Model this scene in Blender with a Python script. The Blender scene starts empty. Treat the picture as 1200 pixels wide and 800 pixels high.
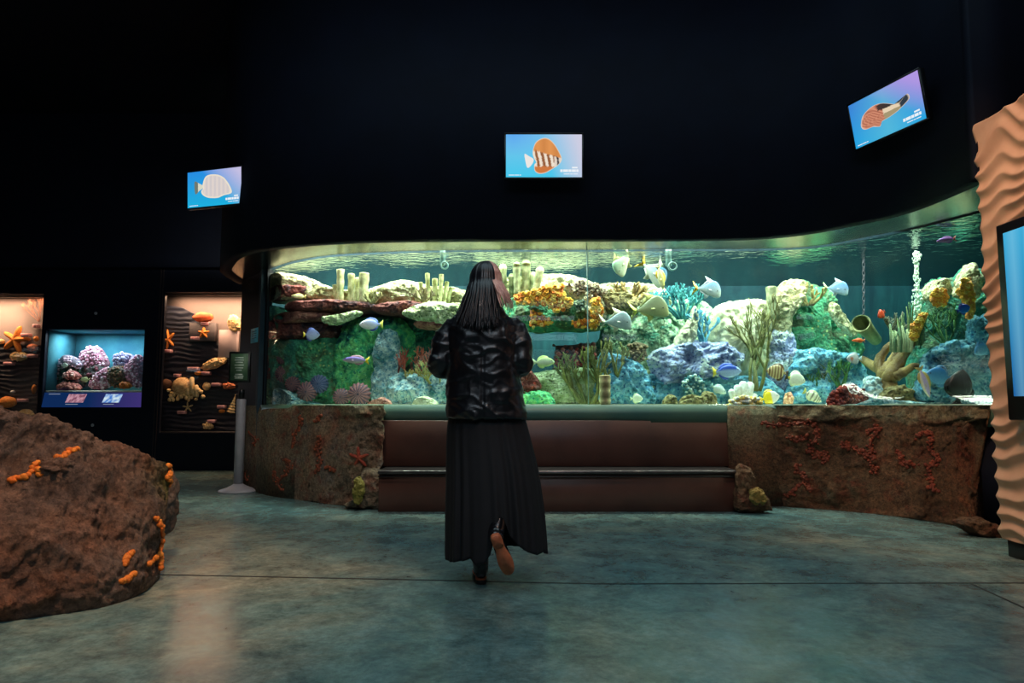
import bpy, math, random
from mathutils import Vector, Matrix, noise
R = random.Random(7)
SC = bpy.context.scene
COL = SC.collection
PI = math.pi
# ------------------------------------------------------------------ camera
CAMZ = 0.93
F = 800.0
PITCH = math.atan(74 / F)
CP, SP = math.cos(PITCH), math.sin(PITCH)
cam_d = bpy.data.cameras.new('camera')
cam_d.sensor_width = 36.0
cam_d.lens = 36.0 * F / 1200.0
cam_d.clip_end = 100
cam = bpy.data.objects.new('camera', cam_d)
COL.objects.link(cam)
cam.location = (0, 0, CAMZ)
cam.rotation_euler = (PI / 2 + PITCH, 0, 0)
SC.camera = cam

def ray(px, py):
    x, u = (px - 600) / F, (400 - py) / F
    return Vector((x, CP - u * SP, SP + u * CP))

def W(px, py, Y):
    "world point seen at a pixel at distance Y"
    r = ray(px, py)
    k = Y / r.y
    return Vector((r.x * k, Y, CAMZ + r.z * k))

def onz(px, py, z):
    r = ray(px, py)
    k = (z - CAMZ) / r.z
    return Vector((r.x * k, r.y * k, z))

def lin(c):
    c = c / 255.0
    return c / 12.92 if c <= 0.04045 else ((c + 0.055) / 1.055) ** 2.4

def rgb(r, g, b):
    return (lin(r), lin(g), lin(b), 1.0)

def mixc(a, b, t):
    t = max(0.0, min(1.0, t))
    return tuple(a[i] * (1 - t) + b[i] * t for i in range(4))

def crom(pts, n, closed=False):
    "Catmull-Rom resample of a list of tuples"
    m = len(pts)
    out = []
    segs = m if closed else m - 1
    for k in range(n):
        t = k * segs / (n if closed else (n - 1))
        i = min(int(t), segs - 1)
        t -= i
        g = (lambda j: pts[j % m]) if closed else (lambda j: pts[max(0, min(m - 1, j))])
        a, b, c, d = g(i - 1), g(i), g(i + 1), g(i + 2)
        out.append(tuple(0.5 * (2 * b[q] + (c[q] - a[q]) * t + (2 * a[q] - 5 * b[q] + 4 * c[q] - d[q]) * t * t
                                + (3 * b[q] - a[q] - 3 * c[q] + d[q]) * t ** 3) for q in range(len(b))))
    return out

def fr(p, s=1.0, o=4, seed=0.0):
    return noise.fractal(Vector((p[0] * s + seed, p[1] * s - seed, p[2] * s + seed * .5)), 0.9, 2.0, o)

# ------------------------------------------------------------------ materials
def nodes(name):
    m = bpy.data.materials.new(name)
    m.use_nodes = True
    nt = m.node_tree
    nt.nodes.clear()
    return m, nt, nt.nodes, nt.links

def N(nt, typ, **kw):
    n = nt.nodes.new(typ)
    for k, v in kw.items():
        if k in n.inputs:
            n.inputs[k].default_value = v
        else:
            setattr(n, k, v)
    return n

def mat(name, c1, c2=None, scale=8.0, rough=.6, bump=.2, bscale=None, metal=0.0, coat=0.0, detail=6, attr=False,
        spec=.5, dots=None, dscale=40, dsize=.35, bdist=.02, sss=0.0, patch=None, pscale=3.0):
    "surface of two mottled colours (or the mesh's own pattern colours) with a noise relief"
    m, nt, ns, ln = nodes(name)
    out = N(nt, 'ShaderNodeOutputMaterial')
    p = N(nt, 'ShaderNodeBsdfPrincipled', Roughness=rough, Metallic=metal)
    p.inputs['Specular IOR Level'].default_value = spec
    p.inputs['Coat Weight'].default_value = coat
    if sss:
        p.inputs['Subsurface Weight'].default_value = sss
        p.inputs['Subsurface Scale'].default_value = .02
    tc = N(nt, 'ShaderNodeTexCoord')
    nz = N(nt, 'ShaderNodeTexNoise', Scale=scale, Detail=detail, Roughness=.6)
    ln.new(tc.outputs['Object'], nz.inputs['Vector'])
    ramp = N(nt, 'ShaderNodeMapRange')
    ramp.inputs['From Min'].default_value = .35
    ramp.inputs['From Max'].default_value = .65
    ln.new(nz.outputs['Fac'], ramp.inputs['Value'])
    mx = N(nt, 'ShaderNodeMix', data_type='RGBA')
    ln.new(ramp.outputs['Result'], mx.inputs['Factor'])
    if attr:
        at = N(nt, 'ShaderNodeVertexColor', layer_name='Col')
        hv = N(nt, 'ShaderNodeHueSaturation', Value=attr if isinstance(attr, float) else .75)
        ln.new(at.outputs['Color'], hv.inputs['Color'])
        ln.new(hv.outputs['Color'], mx.inputs[6])
        ln.new(at.outputs['Color'], mx.inputs[7])
    else:
        mx.inputs[6].default_value = c1
        mx.inputs[7].default_value = c2 or c1
    last = mx.outputs[2]
    if patch:
        pz = N(nt, 'ShaderNodeTexNoise', Scale=pscale, Detail=7, Roughness=.65, Distortion=.7)
        ln.new(tc.outputs['Object'], pz.inputs['Vector'])
        r5 = N(nt, 'ShaderNodeMapRange')
        r5.inputs['From Min'].default_value = .5
        r5.inputs['From Max'].default_value = .6
        ln.new(pz.outputs['Fac'], r5.inputs['Value'])
        m5 = N(nt, 'ShaderNodeMix', data_type='RGBA')
        ln.new(r5.outputs['Result'], m5.inputs['Factor'])
        ln.new(last, m5.inputs[6])
        m5.inputs[7].default_value = patch
        last = m5.outputs[2]
    if dots:
        vo = N(nt, 'ShaderNodeTexVoronoi', Scale=dscale)
        ln.new(tc.outputs['Object'], vo.inputs['Vector'])
        r2 = N(nt, 'ShaderNodeMapRange')
        r2.inputs['From Min'].default_value = dsize
        r2.inputs['From Max'].default_value = dsize * .6
        ln.new(vo.outputs['Distance'], r2.inputs['Value'])
        m2 = N(nt, 'ShaderNodeMix', data_type='RGBA')
        ln.new(r2.outputs['Result'], m2.inputs['Factor'])
        ln.new(last, m2.inputs[6])
        m2.inputs[7].default_value = dots
        last = m2.outputs[2]
    ln.new(last, p.inputs['Base Color'])
    if bump:
        bz = N(nt, 'ShaderNodeTexNoise', Scale=bscale or scale * 4, Detail=5)
        ln.new(tc.outputs['Object'], bz.inputs['Vector'])
        b = N(nt, 'ShaderNodeBump', Strength=bump, Distance=bdist)
        ln.new(bz.outputs['Fac'], b.inputs['Height'])
        ln.new(b.outputs['Normal'], p.inputs['Normal'])
    ln.new(p.outputs[0], out.inputs[0])
    return m

def emis(name, strength=1.0, c=None):
    m, nt, ns, ln = nodes(name)
    out = N(nt, 'ShaderNodeOutputMaterial')
    e = N(nt, 'ShaderNodeEmission', Strength=strength)
    if c:
        e.inputs['Color'].default_value = c
    else:
        at = N(nt, 'ShaderNodeVertexColor', layer_name='Col')
        ln.new(at.outputs['Color'], e.inputs['Color'])
    ln.new(e.outputs[0], out.inputs[0])
    return m

# ------------------------------------------------------------------ mesh builder
class MB:
    def __init__(s):
        s.v, s.f, s.c = [], [], []

    def add(s, vs, fs, col=(1, 1, 1, 1)):
        k = len(s.v)
        for v in vs:
            v = Vector(v)
            s.v.append(v)
            s.c.append(col(v) if callable(col) else col)
        s.f += [tuple(i + k for i in f) for f in fs]
        return s

    def grid(s, rows, col=(1, 1, 1, 1), closed=False, cap0=False, cap1=False, wrap=False):
        "rows: list of equal-length rings"
        n, m = len(rows), len(rows[0])
        vs = [p for r in rows for p in r]
        fs = []
        for i in range(n if wrap else n - 1):
            for j in range(m if closed else m - 1):
                a, b = i * m + j, i * m + (j + 1) % m
                c, d = ((i + 1) % n) * m + (j + 1) % m, ((i + 1) % n) * m + j
                fs.append((a, b, c, d))
        if cap0:
            fs.append(tuple(range(m - 1, -1, -1)))
        if cap1:
            fs.append(tuple(range((n - 1) * m, n * m)))
        return s.add(vs, fs, col)

    def tube(s, pts, rad, n=8, col=(1, 1, 1, 1), flat=1.0, ends=True):
        pts = [Vector(p) for p in pts]
        if not isinstance(rad, (list, tuple)):
            rad = [rad] * len(pts)
        rows = []
        up = Vector((0, 0, 1))
        ref = None
        for i, p in enumerate(pts):
            t = (pts[min(i + 1, len(pts) - 1)] - pts[max(i - 1, 0)])
            t = t.normalized() if t.length > 1e-9 else Vector((0, 0, 1))
            if ref is None:
                a = up if abs(t.z) < .9 else Vector((0, 1, 0))
                ref = t.cross(a).normalized()
            ref = (ref - t * ref.dot(t)).normalized()
            b = t.cross(ref)
            rows.append([p + ref * math.cos(2 * PI * k / n) * rad[i] + b * math.sin(2 * PI * k / n) * rad[i] * flat for k in range(n)])
        if ends:
            t0 = (pts[0] - pts[1]).normalized() * rad[0] * .5
            t1 = (pts[-1] - pts[-2]).normalized() * rad[-1] * .5
            rows = [[pts[0] + t0 + (q - pts[0]) * .45 for q in rows[0]]] + rows + [[pts[-1] + t1 + (q - pts[-1]) * .45 for q in rows[-1]]]
        return s.grid(rows, col, closed=True, cap0=True, cap1=True)

    def box(s, c, sx, sy, sz, bev=0.0, rz=0.0, col=(1, 1, 1, 1), M=None):
        "box with chamfered vertical and horizontal edges, centred at c"
        hx, hy, hz = sx / 2, sy / 2, sz / 2
        b = min(bev, hx * .49, hy * .49, hz * .49)
        rows = []
        prof = [(-hz, b), (-hz + b, 0), (hz - b, 0), (hz, b)] if b > 0 else [(-hz, 0), (hz, 0)]
        for z, ins in prof:
            x, y = hx - ins, hy - ins
            bb = b
            if b > 0:
                r = [(-x + bb, -y), (x - bb, -y), (x, -y + bb), (x, y - bb), (x - bb, y), (-x + bb, y), (-x, y - bb), (-x, -y + bb)]
            else:
                r = [(-x, -y), (x, -y), (x, y), (-x, y)]
            rows.append([(q[0], q[1], z) for q in r])
        Mx = M if M is not None else Matrix.Translation(Vector(c)) @ Matrix.Rotation(rz, 4, 'Z')
        rows = [[Mx @ Vector(q) for q in r] for r in rows]
        return s.grid(rows, col, closed=True, cap0=True, cap1=True)

    def lathe(s, c, prof, n=24, col=(1, 1, 1, 1), M=None):
        c = Vector(c)
        rows = [[c + Vector((r * math.cos(2 * PI * k / n), r * math.sin(2 * PI * k / n), z)) for k in range(n)] for r, z in prof]
        if M is not None:
            rows = [[M @ (q - c) + c for q in r] for r in rows]
        return s.grid(rows, col, closed=True, cap0=True, cap1=True)

    def ball(s, c, rx, ry=None, rz=None, n=12, m=8, col=(1, 1, 1, 1), amp=0.0, freq=3.0, M=None, seed=0.0):
        ry, rz = ry or rx, rz or rx
        c = Vector(c)
        rows = []
        for i in range(m + 1):
            a = -PI / 2 + PI * (.02 + .96 * i / m)
            row = []
            for k in range(n):
                d = Vector((math.cos(a) * math.cos(2 * PI * k / n), math.cos(a) * math.sin(2 * PI * k / n), math.sin(a)))
                q = 1 + (amp * fr(d, freq, 4, seed) if amp else 0)
                p = Vector((d.x * rx * q, d.y * ry * q, d.z * rz * q))
                if M is not None:
                    p = M @ p
                row.append(c + p)
            rows.append(row)
        return s.grid(rows, col, closed=True, cap0=True, cap1=True)

    def prism(s, outline, fn, d0, d1, col=(1, 1, 1, 1)):
        "outline of 2D points, fn(a, b, d) -> world; triangle fan caps"
        n = len(outline)
        cx = sum(p[0] for p in outline) / n
        cy = sum(p[1] for p in outline) / n
        vs = [fn(a, b, d0) for a, b in outline] + [fn(a, b, d1) for a, b in outline] + [fn(cx, cy, d0), fn(cx, cy, d1)]
        fs = []
        for i in range(n):
            j = (i + 1) % n
            fs += [(i, j, n + j, n + i), (j, i, 2 * n), (n + i, n + j, 2 * n + 1)]
        return s.add(vs, fs, col)

    def build(s, name, m, parent=None, origin=None, smooth=True, label=None, cat=None, group=None, kind=None, flip=False, fix=True):
        me = bpy.data.meshes.new(name)
        if origin is None:
            if parent is not None:
                origin = Vector((0, 0, 0)); q = parent
                while q is not None:
                    origin += q.location; q = q.parent
        if origin is None:
            xs = [v.x for v in s.v]; ys = [v.y for v in s.v]; zs = [v.z for v in s.v]
            origin = Vector(((min(xs) + max(xs)) / 2, (min(ys) + max(ys)) / 2, min(zs)))
        origin = Vector(origin)
        me.from_pydata([tuple(v - origin) for v in s.v], [], s.f)
        ca = me.color_attributes.new('Col', 'FLOAT_COLOR', 'POINT')
        flat = []
        for c in s.c:
            flat += list(c)
        ca.data.foreach_set('color', flat)
        for q in me.polygons:
            q.use_smooth = smooth
        if fix:
            import bmesh
            bm = bmesh.new()
            bm.from_mesh(me)
            bmesh.ops.recalc_face_normals(bm, faces=bm.faces)
            bm.to_mesh(me)
            bm.free()
        me.update()
        me.materials.append(m)
        o = bpy.data.objects.new(name, me)
        COL.objects.link(o)
        if parent is not None:
            o.parent = parent
        else:
            o.location = origin
            o.matrix_world = Matrix.Translation(origin)
        if label: o['label'] = label
        if cat: o['category'] = cat
        if group: o['group'] = group
        if kind: o['kind'] = kind
        return o

def thing(name, label, cat, loc, group=None):
    o = bpy.data.objects.new(name, None)
    COL.objects.link(o)
    o.location = loc
    o.matrix_world = Matrix.Translation(Vector(loc))
    o.empty_display_size = .1
    o['label'] = label
    o['category'] = cat
    if group: o['group'] = group
    return o

def area(name, loc, target, sx, sy, power, color, spread=PI):
    d = bpy.data.lights.new(name, 'AREA')
    d.shape = 'RECTANGLE'
    d.size, d.size_y = sx, sy
    d.energy = power
    d.color = color[:3]
    d.spread = spread
    o = bpy.data.objects.new(name, d)
    COL.objects.link(o)
    o.location = loc
    o.rotation_euler = (Vector(target) - Vector(loc)).to_track_quat('-Z', 'Y').to_euler()
    return o

def spot(name, loc, target, power, color, angle=40, blend=.6, rad=.08):
    d = bpy.data.lights.new(name, 'SPOT')
    d.energy = power
    d.color = color[:3]
    d.spot_size = math.radians(angle)
    d.spot_blend = blend
    d.shadow_soft_size = rad
    o = bpy.data.objects.new(name, d)
    COL.objects.link(o)
    o.location = loc
    o.rotation_euler = (Vector(target) - Vector(loc)).to_track_quat('-Z', 'Y').to_euler()
    return o

# ------------------------------------------------------------------ plan of the tank
Z1 = 2.42          # height of the soffit over the glass
GPX = [(314, 315), (330, 309), (350, 304), (380, 299), (420, 296), (500, 293), (600, 292), (688, 292), (800, 291),
       (860, 291), (920, 290), (960, 287), (1000, 280), (1050, 270), (1100, 258), (1150, 245), (1185, 235)]
OPX = [(280, 332), (268, 325), (259, 318), (258, 313), (264, 303), (275, 296), (300, 290), (350, 284), (420, 280), (500, 278.5), (600, 278),
       (700, 278), (800, 277.5), (850, 277), (900, 275), (950, 269), (1000, 259), (1050, 247), (1100, 227), (1148, 204)]
G = [onz(x, y, Z1) for x, y in GPX]
O = [onz(x, y, Z1) for x, y in OPX]
Gc = [Vector((a, b, 0)) for a, b in crom([(g.x, g.y) for g in G], 97)]
Oc = [Vector((a, b, 0)) for a, b in crom([(g.x, g.y) for g in O], 121)] + [Vector((3.3, 4.36, 0)), Vector((6.4, 4.45, 0))]
def gpx(p): return 600 + F * p.x / (p.y * CP + (CAMZ - CAMZ) * SP) if False else 600 + F * p.x / (p.y * CP)
_tab = [(600 + F * g.x / (g.y * CP + 0.0), g.y) for g in Gc]
def gd(px):
    "distance of the glass at a picture column (at eye height)"
    for (a, ya), (b, yb) in zip(_tab, _tab[1:]):
        if a <= px <= b:
            return ya + (yb - ya) * (px - a) / (b - a)
    return _tab[0][1] if px < _tab[0][0] else _tab[-1][1]
def T(px, py, off):
    return W(px, py, gd(px) + off)
def offs(curve, d):
    out = []
    for i, p in enumerate(curve):
        t = (curve[min(i + 1, len(curve) - 1)] - curve[max(i - 1, 0)]).normalized()
        out.append(p + Vector((t.y, -t.x, 0)) * d)      # d > 0 towards the visitors
    return out
def ribbon(mb, curve, z0, z1, thick, col=(1, 1, 1, 1)):
    "upright strip of thickness `thick` behind the curve"
    b = offs(curve, -thick)
    rows = [[(p.x, p.y, z0) for p in curve], [(p.x, p.y, z1) for p in curve], [(p.x, p.y, z1) for p in b], [(p.x, p.y, z0) for p in b]]
    mb.grid(rows, col, wrap=True)
    n = len(curve)
    k = len(mb.v) - 4 * n
    mb.f += [(k, k + n, k + 2 * n, k + 3 * n), (k + 4 * n - 1, k + 3 * n - 1, k + 2 * n - 1, k + n - 1)]
    return mb
def plate(mb, outline, z0, z1, col=(1, 1, 1, 1)):
    n = len(outline)
    vs = [(p[0], p[1], z0) for p in outline] + [(p[0], p[1], z1) for p in outline]
    fs = [tuple(range(n - 1, -1, -1)), tuple(range(n, 2 * n))] + [(i, (i + 1) % n, n + (i + 1) % n, n + i) for i in range(n)]
    return mb.add(vs, fs, col)
# ------------------------------------------------------------------ shared materials
M_black = mat('black_wall_paint', rgb(8, 13, 27), rgb(11, 17, 33), 3, .8, .05, spec=.2)
M_blackpl = mat('black_plastic', rgb(10, 11, 14), rgb(14, 15, 18), 20, .35, .02)
M_navy = mat('dark_navy_laminate', rgb(12, 16, 28), rgb(15, 20, 34), 5, .5, .03, spec=.3)
M_attr = mat('painted_surface', None, attr=.7, scale=30, rough=.45, bump=.15)
M_fish = mat('fish_skin', None, attr=.85, scale=60, rough=.32, bump=.05, sss=.0)
M_coral = mat('coral_skin', None, attr=.72, scale=45, rough=.7, bump=.6, bscale=90, bdist=.01)
M_fin = mat('fin_membrane', None, attr=.8, scale=50, rough=.4, bump=.1)
E_scr = emis('screen_glow', 1.0)
E_txt = emis('screen_caption', 1.0, rgb(235, 240, 245))

# ------------------------------------------------------------------ floor, ceiling, walls
def floor_mat():
    m, nt, ns, ln = nodes('polished_concrete')
    out = N(nt, 'ShaderNodeOutputMaterial')
    p = N(nt, 'ShaderNodeBsdfPrincipled', Roughness=.3)
    p.inputs['Specular IOR Level'].default_value = .5
    tc = N(nt, 'ShaderNodeTexCoord')
    mp = N(nt, 'ShaderNodeMapping')
    mp.inputs['Scale'].default_value = (1, 1, 1)
    ln.new(tc.outputs['Object'], mp.inputs['Vector'])
    n1 = N(nt, 'ShaderNodeTexNoise', Scale=.55, Detail=12, Roughness=.7, Distortion=.5)
    n2 = N(nt, 'ShaderNodeTexNoise', Scale=4.2, Detail=11, Roughness=.74, Distortion=.5)
    n3 = N(nt, 'ShaderNodeTexNoise', Scale=22, Detail=10, Roughness=.8)
    for n in (n1, n2, n3):
        ln.new(mp.outputs[0], n.inputs['Vector'])
    r1 = N(nt, 'ShaderNodeValToRGB')
    e = r1.color_ramp.elements
    e[0].position, e[0].color = .3, rgb(62, 112, 122)
    e[1].position, e[1].color = .72, rgb(166, 162, 138)
    x = e.new(.5); x.color = rgb(112, 138, 134)
    ln.new(n1.outputs['Fac'], r1.inputs['Fac'])
    r2 = N(nt, 'ShaderNodeValToRGB')
    e = r2.color_ramp.elements
    e[0].position, e[0].color = .36, (.55, .55, .56, 1)
    e[1].position, e[1].color = .62, (1.3, 1.3, 1.27, 1)
    ln.new(n2.outputs['Fac'], r2.inputs['Fac'])
    mu = N(nt, 'ShaderNodeMix', data_type='RGBA', blend_type='MULTIPLY')
    mu.inputs['Factor'].default_value = 1
    ln.new(r1.outputs[0], mu.inputs[6]); ln.new(r2.outputs[0], mu.inputs[7])
    r3 = N(nt, 'ShaderNodeMapRange')
    r3.inputs['From Min'].default_value = .35; r3.inputs['From Max'].default_value = .7
    r3.inputs['To Min'].default_value = .62; r3.inputs['To Max'].default_value = 1.3
    ln.new(n3.outputs['Fac'], r3.inputs['Value'])
    m3 = N(nt, 'ShaderNodeMix', data_type='RGBA', blend_type='MULTIPLY')
    m3.inputs['Factor'].default_value = 1
    ln.new(mu.outputs[2], m3.inputs[6]); ln.new(r3.outputs[0], m3.inputs[7])
    ln.new(m3.outputs[2], p.inputs['Base Color'])
    rr = N(nt, 'ShaderNodeMapRange')
    rr.inputs['To Min'].default_value = .12; rr.inputs['To Max'].default_value = .34
    ln.new(n2.outputs['Fac'], rr.inputs['Value'])
    ln.new(rr.outputs[0], p.inputs['Roughness'])
    b = N(nt, 'ShaderNodeBump', Strength=.06, Distance=.006)
    ln.new(n3.outputs['Fac'], b.inputs['Height'])
    ln.new(b.outputs[0], p.inputs['Normal'])
    ln.new(p.outputs[0], out.inputs[0])
    return m

mb = MB(); mb.box((-1, 3.5, -.05), 17.2, 14, .1)
mb.build('floor', floor_mat(), kind='structure', origin=(0, 3.5, 0), smooth=False)
mb = MB(); mb.box((-1, 3.5, 5.25), 17.2, 14, .1)
mb.build('ceiling', M_black, kind='structure', smooth=False)
WY = 9.8
mb = MB(); mb.box((-9.55, 3.5, 2.6), .1, 14, 5.2); mb.build('wall_left', M_black, kind='structure', smooth=False)
mb = MB(); mb.box((7.45, 3.5, 2.6), .1, 14, 5.2); mb.build('wall_right', M_black, kind='structure', smooth=False)
mb = MB(); mb.box((-1, -3.45, 2.6), 17.2, .1, 5.2); mb.build('wall_front', M_black, kind='structure', smooth=False)

# joints sawn in the concrete
M_joint = mat('floor_joint_filler', rgb(22, 24, 26), rgb(40, 38, 34), 20, .7, .1)
def joint(name, pts, w):
    mb = MB()
    L = [Vector(p) for p in pts]
    rows = []
    for i, p in enumerate(L):
        t = (L[min(i + 1, len(L) - 1)] - L[max(i - 1, 0)]).normalized()
        n = Vector((-t.y, t.x, 0)) * w / 2
        rows.append([p - n + Vector((0, 0, .0002)), p + n + Vector((0, 0, .0002)), p + n + Vector((0, 0, .0015)), p - n + Vector((0, 0, .0015))])
    mb.grid(rows, closed=True, cap0=True, cap1=True)
    return mb.build(name, M_joint, kind='structure', smooth=False)
g = lambda x, y: onz(x, y, 0.0)
joint('trim_1', [g(-200, 669), g(200, 673.5), g(520, 680), g(700, 684), g(1135, 683), g(1350, 683)], .016)
joint('trim_2', [g(1138, 684), g(1200, 712), g(1300, 760)], .012)
joint('trim_3', [g(204, 569), g(262, 561), g(300, 556)], .02)

# wall hanging above the tank, with its curved lower edge
mb = MB(); ribbon(mb, Oc, Z1 - .012, 5.2, .12)
wall_back = mb.build('wall_back', M_black, kind='structure')
# wall that closes the room behind the hanging wall
mb = MB(); mb.box((2.2, 10.45, 2.6), 10.6, .1, 5.2); mb.build('wall_service', M_black, kind='structure', smooth=False)

# soffit of brushed steel between the hanging wall and the glass
def steel(name, c, rough, aniso=True):
    m, nt, ns, ln = nodes(name)
    out = N(nt, 'ShaderNodeOutputMaterial')
    p = N(nt, 'ShaderNodeBsdfPrincipled', Roughness=rough, Metallic=1.0)
    p.inputs['Base Color'].default_value = c
    tc = N(nt, 'ShaderNodeTexCoord')
    mp = N(nt, 'ShaderNodeMapping')
    mp.inputs['Scale'].default_value = (6, 1.5, 6)
    ln.new(tc.outputs['Object'], mp.inputs['Vector'])
    nz = N(nt, 'ShaderNodeTexNoise', Scale=6, Detail=6)
    ln.new(mp.outputs[0], nz.inputs['Vector'])
    b = N(nt, 'ShaderNodeBump', Strength=.08, Distance=.01)
    ln.new(nz.outputs['Fac'], b.inputs['Height'])
    ln.new(b.outputs[0], p.inputs['Normal'])
    ln.new(p.outputs[0], out.inputs[0])
    return m
M_steel = steel('brushed_steel', rgb(104, 106, 94), .24)
END = Vector((-3.26, 8.15, 0))        # far corner of the panel that ends the tank
Gin = [END] + [p for p in Gc]
mb = MB()
# the two plan curves joined ring by ring
A = crom([(p.x, p.y) for p in offs(Oc, -.06)[:-2]], 160)
B = crom([(p.x, p.y) for p in [END, END.lerp(Gc[0], .5)] + Gc[::4]], 160)
rows = [[(a[0], a[1], Z1), (b[0], b[1] + .03, Z1), (b[0], b[1] + .03, Z1 + .015), (a[0], a[1], Z1 + .015)] for a, b in zip(A, B)]
mb.grid(rows, closed=True, cap0=True, cap1=True)
mb.build('trim_soffit', M_steel, kind='structure', smooth=False)

# dark panel that closes the tank on the left, down to the floor, and the wall under the glass
mb = MB()
pn = [END, END.lerp(Gc[0], .33), END.lerp(Gc[0], .66), Gc[0]]
ribbon(mb, pn, 0, Z1, .06)
M_tealdark = mat('dark_teal_panel', rgb(7, 15, 20), rgb(9, 18, 24), 4, .6, .02, spec=.35)
mb.build('wall_tank_end', M_tealdark, kind='structure', smooth=False)
mb = MB()
Gw = offs(Gc, .0)
ribbon(mb, Gw, 0, .80, .08)
mb.build('wall_tank_base', M_black, kind='structure')
# ------------------------------------------------------------------ the aquarium
GB = .925           # bottom of the clear acrylic
WT = 2.405           # water surface
YB = 8.45
tank = thing('aquarium', 'long curved aquarium with two clear acrylic panels, a reef and many fish', 'aquarium', (0, 6.9, 0))
def acrylic():
    m, nt, ns, ln = nodes('clear_acrylic')
    out = N(nt, 'ShaderNodeOutputMaterial')
    t = N(nt, 'ShaderNodeBsdfTransparent'); t.inputs['Color'].default_value = (.97, 1, .995, 1)
    gl = N(nt, 'ShaderNodeBsdfGlossy', Roughness=.03)
    fz = N(nt, 'ShaderNodeFresnel')
    ge = N(nt, 'ShaderNodeNewGeometry')
    ir = N(nt, 'ShaderNodeMapRange'); ir.inputs['To Min'].default_value = 1.3; ir.inputs['To Max'].default_value = 1 / 1.3
    ln.new(ge.outputs['Backfacing'], ir.inputs['Value']); ln.new(ir.outputs[0], fz.inputs['IOR'])
    mx = N(nt, 'ShaderNodeMixShader')
    ln.new(fz.outputs[0], mx.inputs[0]); ln.new(t.outputs[0], mx.inputs[1]); ln.new(gl.outputs[0], mx.inputs[2])
    ln.new(mx.outputs[0], out.inputs[0])
    return m
M_acr = acrylic()
# the joint between the two acrylic sheets stands at picture column 688
ks = min(range(len(Gc)), key=lambda i: abs(_tab[i][0] - 688))
mb = MB(); ribbon(mb, Gc[:ks + 1], GB, Z1 - .002, .03); mb.build('glass_panel', M_acr, tank)
mb = MB(); ribbon(mb, Gc[ks:], GB, Z1 - .002, .03); mb.build('glass_panel', M_acr, tank)
M_seal = mat('clear_sealant', rgb(120, 160, 160), rgb(140, 180, 175), 30, .3, .02)
mb = MB(); p = Gc[ks]; mb.box((p.x, p.y + .012, (GB + Z1) / 2), .007, .028, Z1 - GB - .01, .002); mb.build('panel_joint', M_seal, tank)
# band under the acrylic
def band_mat():
    m = mat('green_steel_band', rgb(58, 98, 92), rgb(92, 118, 96), 1.1, .38, .03, spec=.5)
    return m
mb = MB(); ribbon(mb, offs(Gc, .03), .765, GB + .003, .08); mb.build('base_band', band_mat(), tank)
# back, end and bottom of the tank
def back_mat():
    m, nt, ns, ln = nodes('tank_back_blue')
    out = N(nt, 'ShaderNodeOutputMaterial')
    p = N(nt, 'ShaderNodeBsdfPrincipled', Roughness=.8)
    tc = N(nt, 'ShaderNodeTexCoord')
    mp = N(nt, 'ShaderNodeMapping'); mp.inputs['Scale'].default_value = (3.5, 1, .8)
    mp.inputs['Rotation'].default_value = (0, .35, 0)
    ln.new(tc.outputs['Object'], mp.inputs['Vector'])
    nz = N(nt, 'ShaderNodeTexNoise', Scale=2.5, Detail=6, Distortion=.8)
    ln.new(mp.outputs[0], nz.inputs['Vector'])
    r = N(nt, 'ShaderNodeValToRGB'); e = r.color_ramp.elements
    e[0].position, e[0].color = .3, rgb(17, 40, 54)
    e[1].position, e[1].color = .72, rgb(36, 68, 76)
    ln.new(nz.outputs['Fac'], r.inputs['Fac'])
    ln.new(r.outputs[0], p.inputs['Base Color'])
    ln.new(p.outputs[0], out.inputs[0])
    return m
M_tb = back_mat()
g0, g1 = Gc[0], Gc[-1]
mb = MB()
bl = Vector((g0.x - .5, YB, 0))
XR = 6.3
outer = [g0 + Vector((-.03, .04, 0)), bl, Vector((XR, YB, 0)), Vector((XR, g1.y - .6, 0)), Vector((g1.x + .15, g1.y - .2, 0))]
def upright(mb, pts, z0, z1, th):
    for a, b in zip(pts, pts[1:]):
        d = (b - a).normalized(); n = Vector((-d.y, d.x, 0)) * th
        plate(mb, [a, b, b + n, a + n] if False else [(a.x, a.y), (b.x, b.y), (b.x + n.x, b.y + n.y), (a.x + n.x, a.y + n.y)], z0, z1)
upright(mb, outer, .6, 3.1, .05)
mb.build('back_wall', M_tb, tank, smooth=False)
M_sand = mat('pale_coral_sand', rgb(205, 200, 165), rgb(235, 230, 205), 14, .9, .8, 60, bdist=.01)
ins = [(p.x, p.y) for p in offs(Gc, -.035)] + [(XR - .02, g1.y - .3), (XR - .02, YB - .02), (bl.x + .03, YB - .02)]
mb = MB()
plate(mb, ins, .86, .935)
mb.build('sand_bed', M_sand, tank, smooth=False)
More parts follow.
